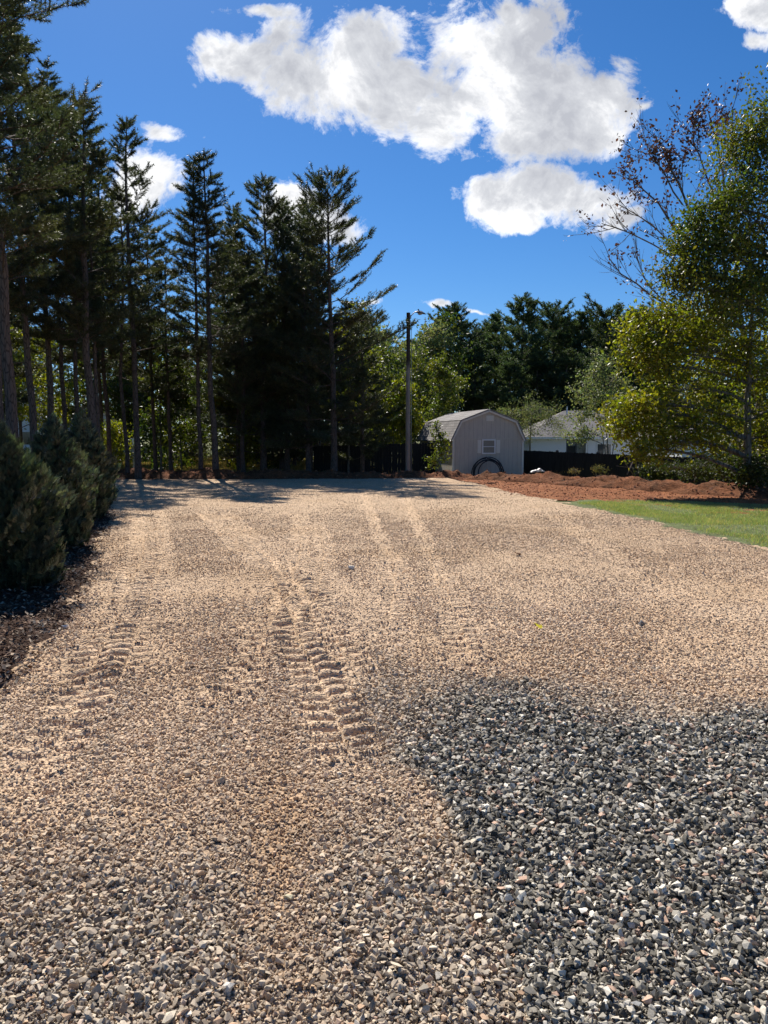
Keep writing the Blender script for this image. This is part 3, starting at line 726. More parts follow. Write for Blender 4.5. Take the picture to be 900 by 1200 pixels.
under(452, 58, 392, 520, 3.2, 'leaf_grey', 120, 'olive grey leafy tree left of the lamp pole top', ns=120, nl=26, ls=.24, name='leafy_tree', group=GF, tr=.12, sr=.7, n=6)
under(486, 56, 388, 520, 3.2, 'leaf_grey', 121, 'olive grey leafy tree right behind the lamp head', ns=120, nl=26, ls=.24, name='leafy_tree', group=GF, tr=.12, sr=.7, n=6)
under(518, 58, 372, 500, 2.8, 'leaf_deep', 122, 'dull green rounded tree at the left end of the far pines', ns=120, nl=26, ls=.24, name='leafy_tree', group=GF, tr=.12, sr=.7, n=6)
under(514, 42, 424, 515, 1.35, 'leaf_green', 123, 'bright green young tree rising behind the fence left of the shed', ns=90, nl=26, ls=.14, name='leafy_tree', group=None, tr=.06, sr=.34, n=5)
under(515, 32.6, 498, 548, .62, 'leaf_green', 124, 'small leafy sapling standing before the fence and the left corner of the shed', ns=44, nl=11, ls=.11, name='sapling', group=None, tr=.02, sr=.2, n=5)
# grey-green wispy tree behind shed
cl = [clump(590, 488, 44, .9, .6), clump(612, 480, 44, 1.1, .7), clump(632, 480, 44.4, 1.1, .7), clump(648, 490, 44, .9, .7), clump(622, 498, 43.6, 1.3, .8), clump(606, 498, 44, .9, .8), clump(660, 498, 44.5, .6, .5, w=.5)]
b = at(622, 520, 44); r = leafy((b[0], 44, hz(b[0], 44)), cl, 26, 26, .12, 'leaf_grey', 130, name='wispy_tree', tr=.07, sub_r=.42, aspect=.3)
tag(r, 'wispy grey-green tree with fine leaves rising behind the shed roof', 'tree')
# pale green multi-stem tree before the house
cl = [clump(706, 428, 39, .5, .6), clump(694, 442, 39, .7, .6), clump(718, 446, 39, .8, .6), clump(688, 462, 39, .8, .6), clump(712, 466, 39.3, 1.0, .7), clump(730, 470, 39, .7, .6), clump(684, 486, 39, .75, .55), clump(712, 490, 38.7, .9, .5, w=.7), clump(690, 508, 39, .8, .4, w=.7), clump(730, 505, 39, .8, .5, w=.6), clump(676, 512, 39, .5, .35, w=.5)]
b = at(714, 520, 39); r = leafy((b[0], 39, hz(b[0], 39)), cl, 24, 24, .12, 'leaf_grey', 131, name='leafy_tree', tr=.06, sub_r=.34, trunk=[(0, 0, 0), (-.1, 0, 2.0), (-.35, 0, 5.2)])
tag(r, 'pale green slender tree in front of the grey-roofed white house', 'tree')
for k, (dx, tx) in enumerate([(.35, .5), (-.3, -1.0)]):
    v, f = tubes(np.array([[dx * s + tx * s * s * .5, 0, -.2 + 4.4 * s] for s in np.linspace(0, 1, 8)]), .04 * (1 - .7 * np.linspace(0, 1, 8)), 8); meshobj('stem', v, f, M['bark_grey'], r, smooth=True)

# ------------------------------------------------------------------ big broadleaf trees on the right
Y0 = 21.5; bx = at(876, 560, Y0)[0]
cl = [clump(738, 486, 21, .62, .50, w=1.2), clump(757, 474, 20.8, .7, .4, w=1.1), clump(728, 500, 21.2, .4, .4, w=.6), clump(768, 500, 21, .7, .45, w=.8), clump(772, 522, 20.6, .55, .25, w=.7), clump(752, 528, 20.5, .4, .18, w=.5),
      clump(752, 392, 22, .55, .4, w=.8), clump(775, 374, 22, .6, .4, w=.9), clump(748, 412, 21.7, .5, .3, w=.7), clump(780, 402, 21.6, .8, .5), clump(768, 430, 21.4, .65, .4), clump(748, 372, 22.3, .4, .25, w=.5),
      clump(800, 456, 21.4, .9, .5), clump(812, 410, 21.8, 1.0, .7), clump(830, 480, 21.4, .9, .55), clump(806, 505, 21, .8, .4), clump(822, 520, 21, .6, .3, w=.6),
      clump(848, 440, 22, 1.1, .7), clump(850, 380, 22.2, 1.0, .7), clump(880, 480, 22, 1.0, .7), clump(860, 515, 22, .8, .5, w=.8), clump(895, 430, 22, 1.0, .8), clump(905, 510, 22, .9, .7), clump(940, 470, 22, 1.2, 1.0), clump(980, 420, 22, 1.2, 1.2)]
r = leafy((bx, Y0, hz(bx, Y0)), cl + [clump(845, 355, 21.8, .9, .6), clump(880, 330, 22, .9, .6), clump(815, 375, 21.8, .8, .5), clump(905, 375, 22, .9, .7), clump(870, 410, 21.5, .9, .6)], 24, 40, .11, 'leaf_yellow', 140, name='broadleaf_tree', tr=.12, sub_r=.42, trunk=[(0, 0, 0), (-.05, 0, 2.2), (-.1, 0, 4.4), (.1, 0, 6.3)], up=1)
tag(r, 'yellow-green broadleaf tree on a pale straight trunk with low limbs reaching over the fence', 'tree')
# large dark green tree rising off the right edge
Y1 = 19.5; bx = at(925, 560, Y1)[0]
cl = [clump(880, 160, 19.5, .7, .7), clump(905, 140, 19.5, .8, .7), clump(868, 200, 19.5, .7, .6), clump(900, 205, 19, 1.0, .8), clump(845, 245, 19.6, .7, .55), clump(880, 255, 19, 1.0, .8), clump(825, 285, 19.8, .65, .5), clump(858, 300, 19.3, .9, .7), clump(900, 310, 19, 1.1, .8),
      clump(806, 318, 20, .55, .5), clump(792, 330, 20, .4, .4, w=.6), clump(828, 340, 19.5, .9, .5), clump(875, 355, 19, 1.0, .6), clump(800, 290, 20.2, .4, .3, w=.4), clump(930, 250, 19.5, 1.3, 1.4), clump(950, 350, 19.5, 1.3, 1.4), clump(960, 160, 19.5, 1.4, 1.4), clump(940, 430, 19.5, 1.1, 1.0), clump(848, 275, 20.4, .9, .7), clump(812, 262, 20, .4, .3, w=.4)]
r = leafy((bx, Y1, hz(bx, Y1)), cl, 30, 46, .095, 'leaf_green', 141, name='broadleaf_tree', tr=.22, sub_r=.42, trunk=[(0, 0, 0), (.05, 0, 2.5), (-.35, .1, 4.6), (-.1, .2, 7.5), (.2, .2, 9.5)], up=1)
tag(r, 'large dense green tree rising high along the right edge of the photo', 'tree')
# half-bare tree with russet leaves
Y2 = 23; b2 = at(892, 565, Y2); rnd2 = np.random.RandomState(77)
root = empty('half_bare_tree', (b2[0], Y2, hz(b2[0], Y2)))
tag(root, 'half-bare tree with fanning grey limbs and a few russet leaves against the clouds', 'tree')
def rel(px, py, Y=Y2): return at(px, py, Y) - np.array(root.location)
T = [(0, 0, -.2), (0, 0, 2), tuple(rel(885, 440)), tuple(rel(868, 380))]
Tt = np.array(T, float); s = np.linspace(0, 1, 10); TP = np.stack([np.interp(s, np.linspace(0, 1, 4), Tt[:, c]) for c in range(3)], 1)
v, f = tubes(TP, .15 * (1 - .5 * s), 10); tk = meshobj('trunk', v, f, M['bark_grey'], root, smooth=True)
LPs, LRs, tips = [], [], []
def limbpx(pts, r0, r1, Yd=0.):
    A = np.array([rel(p[0], p[1], Y2 + Yd * i / len(pts)) for i, p in enumerate(pts)]); k = 7
    s = np.linspace(0, 1, k); q = np.linspace(0, 1, len(A)); Pp = np.stack([np.interp(s, q, A[:, c]) for c in range(3)], 1)
    Pp[1:-1] += rnd2.randn(k - 2, 3) * .04; LPs.append(Pp); LRs.append(r0 + (r1 - r0) * s); return Pp
def sprout(Pp, r0, depth, n, ln, lo=.3):
    for i in range(n):
        u = rnd2.uniform(lo, 1) * 6; k = int(min(5, u)); p = Pp[k] + (Pp[k + 1] - Pp[k]) * (u - k); d = nrm(Pp[k + 1] - Pp[k])
        dd = nrm(d + rnd2.randn(3) * .45 + np.array([-.05, 0, .12])); L = ln * rnd2.uniform(.5, 1.2); s = np.linspace(0, 1, 7)[:, None]
        Q = p + dd * L * s + (np.array([0, 0, .15]) + rnd2.randn(3) * .1) * L * s * s; LPs.append(Q); LRs.append(np.linspace(r0, r0 * .35, 7))
        if depth > 0: sprout(Q, r0 * .55, depth - 1, 5, ln * .5, .15)
        else: tips.append(Q[3:])
for pts, r0 in [([(868, 385), (820, 300), (770, 240), (735, 205)], .05), ([(868, 385), (815, 320), (765, 262), (722, 238)], .035), ([(840, 330), (805, 240), (785, 195), (768, 160)], .05), ([(850, 330), (850, 240), (840, 170), (830, 130)], .05),
                ([(868, 380), (862, 260), (862, 200), (858, 125)], .045), ([(845, 250), (820, 180), (806, 150)], .03), ([(860, 400), (800, 365), (760, 345), (738, 325), (712, 300)], .045), ([(800, 365), (765, 340), (745, 300)], .02), ([(840, 350), (790, 300), (740, 275), (705, 262)], .03), ([(800, 240), (775, 200), (760, 180)], .025)]:
    q = limbpx(pts, r0, .012, rnd2.uniform(-2, 2)); sprout(q, .012, 1, 8, .95, .3)
v, f = tubes(np.array(LPs), np.array(LRs), 4); meshobj('branches', v, f, M['bark_grey'], tk, smooth=True)
tp_ = np.concatenate(tips) ; o0 = np.array(root.location)
# leaves cling mostly in three patches of the crown
pc = [(rel(735, 200), .95), (rel(842, 130), 1.0), (rel(775, 200), .5), (rel(790, 165), .5)]
wgt = sum(np.exp(-(((tp_ - c)[:, [0, 2]] ** 2).sum(1)) / (r_ * r_)) for c, r_ in pc) * .9 + .09
sel = tp_[rnd2.rand(len(tp_)) < wgt]; sel = np.repeat(sel, 4, 0) + rnd2.randn(len(sel) * 4, 3) * .09
v, f, c = leaves(sel, .105, rnd2); meshobj('crown', v, f, M['leaf_russet'], root, colr=c)
# undergrowth below the right-hand trees
def bush(px, py, Y, rx, rz, mat, seed, label, name='bush', ls=.09, n=16, nl=26, sr=.3, cat='bush', group=None, aspect=.6):
    c = at(px, py, Y); g = hz(c[0], Y); rr = np.random.RandomState(seed)
    cl = [(c[0] + rr.uniform(-.6, .6) * rx, Y + rr.uniform(-.5, .5) * rx, max(g + .15, c[2] + rr.uniform(-.5, .5) * rz), rx * .6, rx * .6, rz * .6, 1) for _ in range(5)]
    r = leafy((c[0], Y, g - .02), cl, n, nl, ls, mat, seed, name=name, tr=.025, sub_r=sr, aspect=aspect); tag(r, label, cat, group); return r
bush(815, 548, 24.5, 1.0, .45, 'leaf_shrub_shaded', 150, 'dark green bush against the fence below the yellow-green tree')
bush(848, 552, 22.5, .7, .45, 'leaf_shrub_shaded', 151, 'small dark bush just left of the pale straight trunk')
bush(893, 553, 21.5, .8, .5, 'leaf_deep', 152, 'green bush right of the pale straight trunk at the photo edge')
bush(780, 553, 27, .7, .3, 'leaf_shrub_shaded', 153, 'low dark shrub at the fence foot beside the leaning sticks')
bush(930, 540, 22, 1.6, .9, 'leaf_shrub_shaded', 154, 'large dark bush outside the right edge behind the bank')
bush(868, 525, 30, 2.0, .9, 'leaf_shrub_shaded', 155, 'tall shadowy bush between the white gable and the right edge', ls=.14, sr=.5)
bush(703, 549, 31, .32, .14, 'dry', 156, 'dry pale weed clump at the foot of the black fence left of the leaning sticks', name='weed_clump', ls=.09, n=7, nl=12, sr=.14, cat='weeds', aspect=.25)
bush(770, 547, 27.5, .45, .16, 'dry', 157, 'brownish weeds on top of the bank right of the leaning sticks', name='weed_clump', ls=.09, n=7, nl=10, sr=.16, cat='weeds', aspect=.25)
bush(673, 552, 31.5, .25, .10, 'dry', 158, 'tiny dry weed tuft on the bank between tall grass clump and pale weeds', name='weed_clump', ls=.07, n=6, nl=10, sr=.12, cat='weeds', aspect=.25)

def grass_tuft(px, Y, hgt, n, spread, mat, seed, label, base_z=None):
    rr = np.random.RandomState(seed); X = at(px, 545, Y)[0]; s = np.linspace(0, 1, 5)[None, :, None]
    a = rr.rand(n) * 2 * PI; ln = hgt * rr.uniform(.5, 1.05, n); sp = spread * rr.rand(n)
    d = np.stack([np.cos(a) * sp, np.sin(a) * sp, ln], 1); b = np.stack([np.cos(a), np.sin(a), a * 0], 1) * .1 * rr.rand(n, 1)
    PP = b[:, None] + d[:, None] * s * np.array([.5, .5, 1]) + d[:, None] * s ** 2 * np.array([.9, .9, -.12])
    v, f = tubes(PP, .007 * (1.1 - s[..., 0]) * np.ones((n, 1)), 3)
    k = np.repeat(1 + .5 * (rr.rand(n) - .5), 15)[:, None] * np.ones((1, 3))
    o = meshobj('grass_clump', v, f, M[mat], colr=k, loc=(X, Y, hz(X, Y) - .03 if base_z is None else base_z)); tag(o, label, 'grass clump'); return o
grass_tuft(645, 31.8, .95, 150, .45, 'dry', 160, 'tall tuft of straw-coloured grass before the black fence right of the shed')
grass_tuft(629, 31.8, .65, 50, .3, 'grass', 161, 'thin dark weed tuft next to the white scrap beside the shed')
grass_tuft(592, 32.2, .35, 60, .3, 'grass', 162, 'low green weeds at the foot of the shed wall right of the pipe coil')
# sticks leaning before the fence
mb = MB(); bz = at(738, 552, 28)
for p, q, w in [((735, 556), (746, 532), .035), ((744, 556), (738, 540), .03), ((731, 540), (742, 556), .03), ((750, 556), (741, 530), .02), ((752, 550), (722, 546), .02)]:
    a_, b_ = at(*p, 28.3), at(*q, 28.6); mb.bar(a_, b_, w)
tag(mb.build('stick_pile', M['twig']), 'reddish bare sticks leaning together before the black fence', 'sticks')

# ------------------------------------------------------------------ evergreen shrub row on the left
def arborvitae(H, Rb, seed, n=1300):
    rr = np.random.RandomState(seed); root = empty('arborvitae')
    s = np.linspace(0, 1, 8); v, f = tubes(np.stack([s * .03, s * 0, s * H * .95 - .1], 1), .03 * (1 - .8 * s), 8); st = meshobj('stem', v, f, M['bark'], root, smooth=True); n = int(n * 2.6)
    t = 1 - np.sqrt(rr.rand(n) * .985); t = .97 * t + .02 * rr.rand(n); a = rr.rand(n) * 2 * PI
    prof = np.clip((1 - t) ** 1.15 * (.75 + 3 * t), 0, 1)
    lob = 1 + .22 * np.sin(a * 3 + t * 9 + seed) + .15 * np.sin(a * 5 - t * 14)
    rad = Rb * prof * lob * (.35 + .85 * rr.rand(n) ** .6)
    tip = np.stack([np.cos(a) * rad, np.sin(a) * rad, t * H], 1)
    out = np.stack([np.cos(a), np.sin(a), np.full(n, 0.)], 1)
    d = nrm(out * rr.uniform(.5, 1, (n, 1)) + np.array([0, 0, .75]) + rr.randn(n, 3) * .2); d[t > .9] = nrm(d[t > .9] + [0, 0, 1.4])
    side = nrm(np.cross(d, out + rr.randn(n, 3) * .5)); nor = np.cross(side, d)
    k = 9; L = rr.uniform(.07, .15, (n, 1)) * (1.1 - .4 * t[:, None])
    V = []; 
    for j in range(k):       # flat fern-like fan: leaflets alternate along the axis
        u = (j + .5) / k; sg = 1 if j % 2 else -1; ln = L * (.62 * (1 - u) + .18) if j < k - 1 else L * .35
        ax = nrm(d + side * sg * (.95 if j < k - 1 else 0) * (1 - .3 * u)); b = tip + d * L * (u - .6) - nor * 0.02 * u
        w = nrm(np.cross(nor, ax)) * ln * .17
        V.append(np.stack([b, b + ax * ln * .55 + w, b + ax * ln - nor * ln * .15, b + ax * ln * .55 - w], 1))
    V = np.stack(V, 1).reshape(-1, 3); F = np.arange(len(V)).reshape(-1, 4)
    cc = np.repeat(1 + .5 * (rr.rand(n, 1) - .5) * 2, k * 4, 0) ** 1.6 * np.ones((1, 3)); cc[:, 0] *= 1 + .1 * np.repeat(rr.randn(n), k * 4)
    meshobj('foliage', V, F, M['arbor'], root, colr=cc)
    m = n // 24; i = rr.permutation(n)[:m]; s8 = np.linspace(0, 1, 6)[None, :, None]
    st_ = np.stack([a[i] * 0, a[i] * 0, np.maximum(.03, tip[i, 2] - rad[i] * .8)], 1); v, f = tubes(st_[:, None] * (1 - s8) + tip[i][:, None] * s8, .006 * (1.2 - s8[..., 0]) * np.ones((m, 1)), 3)
    meshobj('twigs', v, f, M['twig'], st); return root
GA = 'row of evergreen shrubs planted in the mulch bed'
for X, Y, H, Rb, seed, n, lb in [(-4.0, 8.1, 1.75, .44, 1, 2600, 'nearest evergreen shrub, cut by the left edge, at the front of the row'),
                              (-4.8, 11.2, 1.95, .42, 2, 2100, 'second evergreen shrub of the row, widest at the base'),
                              (-5.85, 15.0, 2.2, .42, 3, 1900, 'evergreen shrub farthest along the row with sunlit tips beside the gravel'),
                              (-5.75, 10.4, 2.1, .42, 4, 1700, 'evergreen shrub set back behind the nearest one at the left edge'),
                              (-7.2, 18.5, 1.6, .5, 5, 1000, 'half-hidden dark evergreen shrub at the far end of the row'),
                              (-5.45, 12.8, 2.0, .34, 6, 1000, 'narrow dark evergreen shrub squeezed between its larger neighbours')]:
    r = arborvitae(H, Rb, seed, n); r.location = (X, Y, hz(X, Y) + .02); tag(r, lb, 'evergreen shrub', GA)

# ------------------------------------------------------------------ lawn grass, litter, clods
rg = np.random.RandomState(21)
def blades(name, x, y, h, w, mat, label, lean=.5, kindcat='grass', zf=0):
    n = len(x); z = hbase(x, y) + zf; a = rg.rand(n) * 2 * PI; hh = h * rg.uniform(.5, 1.2, n); l = hh * lean * rg.rand(n) * 1.5
    b = rg.rand(n) * 2 * PI; sx, sy = np.cos(b) * w / 2, np.sin(b) * w / 2
    B = np.stack([x, y, z], 1); S = np.stack([sx, sy, 0 * sx], 1); Tp = B + np.stack([np.cos(a) * l, np.sin(a) * l, hh], 1)
    Md = B + np.stack([np.cos(a) * l * .35, np.sin(a) * l * .35, hh * .6], 1)
    V = np.stack([B - S, B + S, Md + S * .7, Tp, Md - S * .7], 1).reshape(-1, 3); F = np.arange(n * 5).reshape(n, 5)
    k = (1 + .5 * (rg.rand(n) - .5)); yel = rg.rand(n) < .18; c = np.stack([k * np.where(yel, 1.7, 1), k * np.where(yel, 1.15, 1), k * np.where(yel, 1.3, 1)], 1)
    tag(meshobj(name, V, F, M[mat], colr=np.repeat(c, 5, 0)), label, kindcat, kind='stuff')
n = 260000; x = rg.uniform(4, 13, n); y = rg.uniform(6, 19.6, n); k = (sdpoly(LAWN, x, y) + .5 * (fbm(x * 2, y * 2, 81, 3) - .5) > -.05 + .25 * rg.rand(n)) & (x < y * .62 + 1)
dn = .15 + .85 * sst(.32, .55, fbm(x * 1.2, y * 1.2, 88, 3)); k &= rg.rand(n) < dn
blades('grass', x[k], y[k], .055, .008, 'grass', 'short green lawn grass at the right edge of the gravel')
n = 60000; x = rg.uniform(-22, 1, n); y = rg.uniform(32.5, 60, n)
blades('meadow_grass', x, y, .16, .035, 'dry', 'sunlit yellowish grass behind the bank under the pines', zf=-.05)
n = 9000; x = rg.uniform(1.5, 16, n); y = rg.uniform(20, 36, n); s_ = y - bermy(x); k = (s_ > 1.2) & (s_ < 6) & (fbm(x, y, 89, 3) > .45)
blades('weeds', x[k], y[k], .26, .014, 'dry', 'sparse weeds between the dirt bank and the black fence', zf=-.06)
# litter on mulch: bark chips and dead leaves
def chips(name, x, y, z, sz, pal, label, cat, seed, curl=.3, tilt=.5):
    rr = np.random.RandomState(seed); n = len(x); a = rr.rand(n) * 2 * PI
    d = np.stack([np.cos(a), np.sin(a), rr.randn(n) * tilt], 1); d = nrm(d); s = nrm(np.stack([-np.sin(a), np.cos(a), rr.randn(n) * tilt], 1)); nn_ = np.cross(d, s)
    L = sz * rr.uniform(.5, 1.3, (n, 1)); W = L * rr.uniform(.25, .65, (n, 1)); P0 = np.stack([x, y, z], 1)
    V = np.stack([P0 - d * L * .5, P0 + s * W * .5 + nn_ * L * curl * .3, P0 + d * L * .5 + nn_ * L * curl * .2, P0 - s * W * .5 + nn_ * L * curl * .3], 1).reshape(-1, 3)
    F = np.arange(n * 4).reshape(-1, 4); c = np.array(pal)[rr.randint(0, len(pal), n)] * rr.uniform(.7, 1.25, (n, 1))
    tag(meshobj(name, V, F, M['stone'], colr=np.repeat(c, 4, 0)), label, cat, kind='stuff')
n = 90000; y = 3 + 25 * rg.rand(n) ** 1.5; x = rg.uniform(-1, 0, n) * (3 + .33 * y) - 1.4 - .2 * y; sd = sdpoly(LOT, x, y)
k = (sd < .12 + .12 * rg.randn(n) * (rg.rand(n) < .3)) & (sd > -4.5) & (x > -y * .62 - 1.5); x, y = x[k], y[k]
z = hbase(x, y) + .07 * (fbm(x * 2.2, y * 2.2, 83, 4) - .5) + .05 * sst(.2, 1.2, -sdpoly(LOT, x, y)) + rg.rand(len(x)) * .035
chips('bark_mulch', x, y, z, .05, [(.10, .055, .035), (.15, .085, .055), (.07, .045, .035), (.22, .14, .09), (.26, .19, .13), (.13, .065, .04), (.05, .035, .03), (.36, .28, .20)], 'brown bark mulch chips and dead leaves along the left bed', 'mulch', 5)
# clods of earth on bank and red dirt
i = rg.randint(0, len(bankV), 9000); p = bankV[i] + rg.randn(9000, 3) * [.05, .05, .01]; sz = .02 + .09 * rg.rand(9000) ** 5
SC = hull_shapes(10, 9, 9, (.6, .9)); pal = np.array([(.26, .10, .05), (.16, .06, .035), (.34, .16, .09), (.12, .05, .03)])
v1, f1, c1 = scatter_hulls(p, sz, pal[rg.randint(0, 4, 9000)] * rg.uniform(.8, 1.2, (9000, 1)), SC, rg)
n = 14000; x = rg.uniform(1.5, 14, n); y = rg.uniform(15, 30, n); k = redmask(x, y) & (y < bermy(x) - .6) & (sdpoly(LAWN, x, y) < 0); x, y = x[k], y[k]
v2, f2, c2 = scatter_hulls(np.stack([x, y, hbase(x, y) + redmicro(x, y)], 1), .015 + .04 * rg.rand(len(x)) ** 3, np.array([(.34, .15, .08)]) * rg.uniform(.7, 1.3, (len(x), 1)), SC, rg)
tag(meshobj('dirt_clods', np.concatenate([v1, v2]), np.concatenate([f1, f2 + len(v1)]), M['stone'], colr=np.concatenate([c1, c2])), 'reddish clods of earth on the bank and the bare clay', 'dirt clods', kind='stuff')
# roots / straw bits on the bank
m = 500; i = rg.randint(0, len(bankV), m); a = rg.rand(m) * 2 * PI; L = rg.uniform(.08, .45, m); s = np.linspace(-.5, .5, 5)[None, :, None]
d = np.stack([np.cos(a), np.sin(a) * .6, rg.randn(m) * .25], 1) * L[:, None]
v, f = tubes(bankV[i][:, None] + [0, 0, .02] + d[:, None] * s + rg.randn(m, 5, 3) * .012, np.full((m, 5), .005), 3)
tag(meshobj('roots', v, f, M['twig']), 'fine torn roots and straw lying on the dirt bank', 'roots', kind='stuff')

# yellow leaf on the gravel
def leaf_on_ground(px, py, size, m, label, rz):
    g = gnd(px, py); out = [(0, 0), (.18, .12), (.42, .1), (.34, .26), (.55, .42), (.3, .44), (.18, .62), (0, 1.0), (-.18, .62), (-.3, .44), (-.55, .42), (-.34, .26), (-.42, .1), (-.18, .12)]
    v = [(x * size, (y - .4) * size, .012 + .25 * size * abs(x)) for x, y in out] + [(x * size, (y - .4) * size, .010 + .25 * size * abs(x)) for x, y in out]; n = len(out)
    c = len(v); v += [(0, .0, .012), (0, .0, .010)]
    f = [(i, (i + 1) % n, c) for i in range(n)] + [((i + 1) % n + n, i + n, c + 1) for i in range(n)]
    z = hz(*g) + float(gmicro(g[:1], g[1:])[0]) + .03
    o = meshobj('fallen_leaf', v, np.array(f), m, loc=(g[0], g[1], z)); o.rotation_euler = (.5, .1, rz); tag(o, label, 'leaf'); return o
M['yleaf'] = m_plain('yellow_leaf', (.75, .62, .03), .5, .2); M['bleaf'] = m_plain('brown_leaf', (.20, .09, .05), .6, .2)
leaf_on_ground(630, 740, .085, M['yleaf'], 'bright yellow fallen leaf lying alone on the tan gravel', .8)
leaf_on_ground(606, 652, .12, M['bleaf'], 'brown curled leaf on the gravel farther back than the yellow one', 2.0)
# straws in the dark stones
M['straw'] = m_plain('straw', (.52, .42, .28), .7, .2)
for (p, q, lb) in [((860, 925), (900, 938), 'thin pale twig lying in the dark gravel near the right edge'), ((852, 958), (872, 975), 'short pale straw in the dark gravel below the thin twig'), ((820, 798), (893, 796), 'long thin straw on the light gravel above the dark patch')]:
    a_ = gnd(*p); b_ = gnd(*q); s = np.linspace(0, 1, 6)[:, None]; pts = np.concatenate([a_[None] * (1 - s) + b_[None] * s, np.zeros((6, 1))], 1)
    pts[:, 2] = hbase(pts[:, 0], pts[:, 1]) + gmicro(pts[:, 0], pts[:, 1]) + .03 + .004 * np.sin(s[:, 0] * 5)
    v, f = tubes(pts, np.full(6, .0026), 5); o = meshobj('straw', v, f, M['straw']); tag(o, lb, 'straw')

# ------------------------------------------------------------------ black fence
def m_fence():
    t = NT('black_stained_wood'); o = t.obj(); mp = t.n('ShaderNodeMapping'); mp.inputs['Scale'].default_value = (8, 8, .7); t.l(o, mp.inputs[0])
    n = t.noise(3, 5, .7, mp.outputs[0]); c = t.ramp(n.outputs[0], [(.3, (.010, .010, .011)), (.7, (.030, .029, .029))])
    t.prin(c, .75, t.bump(n.outputs[0], .5, .01), .25); return t.m
M['fence'] = m_fence()
def fence(A, B, zt0, zt1, h, label, post_every=2.4):
    A = np.array(A, float); B = np.array(B, float); d = B - A; L = np.linalg.norm(d); d /= L; nv = np.array([d[1], -d[0]]); ang = math.atan2(d[1], d[0])
    root = empty('fence', (A[0], A[1], zt0 - h), ang); mb = MB(); rr = random.Random(int(L * 10)); x = 0
    while x < L - .05:
        w = .138; zt = zt0 + (zt1 - zt0) * x / L - (zt0 - h); j = rr.uniform(-.012, .012); yy = rr.uniform(-.003, .003)
        mb.prism([(x, -.1), (x + w, -.1), (x + w, zt + j - .03), (x + w - .03, zt + j), (x + .03, zt + j), (x, zt + j - .03)], -.02 + yy, yy); x += w + rr.uniform(.0005, .005)
    mb.build('pickets', M['fence'], root)
    for zz in (.25, .85, 1.35):
        m2 = MB(); m2.bar((0, .022, zz), (L, .022, zz + (zt1 - zt0)), .04, .08); m2.build('rail', M['fence'], root)
    x = 0
    while x <= L + .1:
        zt = zt0 + (zt1 - zt0) * x / L - (zt0 - h); m3 = MB(); m3.box((x - .045, .045, -.2), (x + .045, .135, zt + .02)); m3.prism([(x - .055, zt + .022), (x + .055, zt + .022), (x, zt + .07)], .035, .145); m3.build('post', M['fence'], root); x += post_every
    tag(root, label, 'fence'); return root
fence((6.35, 36.2), (13.4, 24.6), .98, .80, 1.6, 'black picket fence running right from the shed towards the big trees')
fence((-3.3, 36.6), (3.35, 36.6), 1.18, 1.36, 1.9, 'black board fence between the pine grove and the left side of the shed')
fence((13.4, 24.6), (19, 17.5), .80, .7, 1.5, 'far right end of the black fence hidden in the bushes')

# ------------------------------------------------------------------ shed
def m_siding(name, c, s=1.):
    t = NT(name); o = t.obj(); n = t.noise(3, 5, .7, o); mp = t.n('ShaderNodeMapping'); mp.inputs['Scale'].default_value = (14, 14, .8); t.l(o, mp.inputs[0]); n2 = t.noise(2, 4, .7, mp.outputs[0])
    cc = t.mixc(tuple(v * .86 for v in c), tuple(v * 1.06 for v in c), n.outputs[0]); cc = t.mixc(cc, t.ramp(n2.outputs[0], [(.35, (.86, .85, .84)), (.65, (1, 1, 1))]), 1., 'MULTIPLY')
    t.prin(cc, .7, t.bump(n2.outputs[0], .25, .004), .25); return t.m
def m_shingle(name, a, b, s=1.0):
    t = NT(name); o = t.obj(); br = t.n('ShaderNodeTexBrick'); mp = t.n('ShaderNodeMapping'); mp.inputs['Rotation'].default_value = (0, 0, R(90)); t.l(o, mp.inputs[0])
    uv = t.n('ShaderNodeUVMap'); 
    br.inputs['Scale'].default_value = 1; br.inputs['Brick Width'].default_value = .32; br.inputs['Row Height'].default_value = .14; br.inputs['Mortar Size'].default_value = .010
    br.inputs['Color1'].default_value = (*a, 1); br.inputs['Color2'].default_value = (*b, 1); br.inputs['Mortar'].default_value = tuple(v * .35 for v in a) + (1,)
    sp = t.n('ShaderNodeSeparateXYZ'); t.l(o, sp.inputs[0]); cb = t.n('ShaderNodeCombineXYZ'); t.l(sp.outputs[1], cb.inputs[0]); t.l(t.math('MULTIPLY', sp.outputs[2], 1.25), cb.inputs[1]); t.l(cb.outputs[0], br.inputs[0])
    n = t.noise(60, 3, .7, o); n2 = t.noise(1.2, 4, .7, o)
    c = t.mixc(br.outputs[0], t.ramp(n.outputs[0], [(.3, (.75,) * 3), (.7, (1.2,) * 3)]), 1., 'MULTIPLY'); c = t.mixc(c, t.ramp(n2.outputs[0], [(.35, (.8,) * 3), (.65, (1.1,) * 3)]), 1., 'MULTIPLY')
    t.prin(c, .9, t.bump(n.outputs[0], .4, .006), .2); return t.m
M['siding'] = m_siding('weathered_taupe_siding', (.60, .545, .465)); M['trim'] = m_plain('cream_trim', (.74, .70, .62), .55, .05); M['white'] = m_plain('white_paint', (.80, .79, .77), .5, .05)
M['shingle'] = m_shingle('grey_shingle', (.30, .28, .265), (.24, .225, .215)); M['shingle2'] = m_shingle('house_shingle', (.22, .205, .20), (.17, .16, .155))
def m_glass():
    t = NT('window_glass'); t.prin((.05, .055, .06), .06, None, .6); return t.m
M['glass'] = m_glass(); M['blind'] = m_plain('window_blind', (.30, .27, .22), .8, .3, 3)
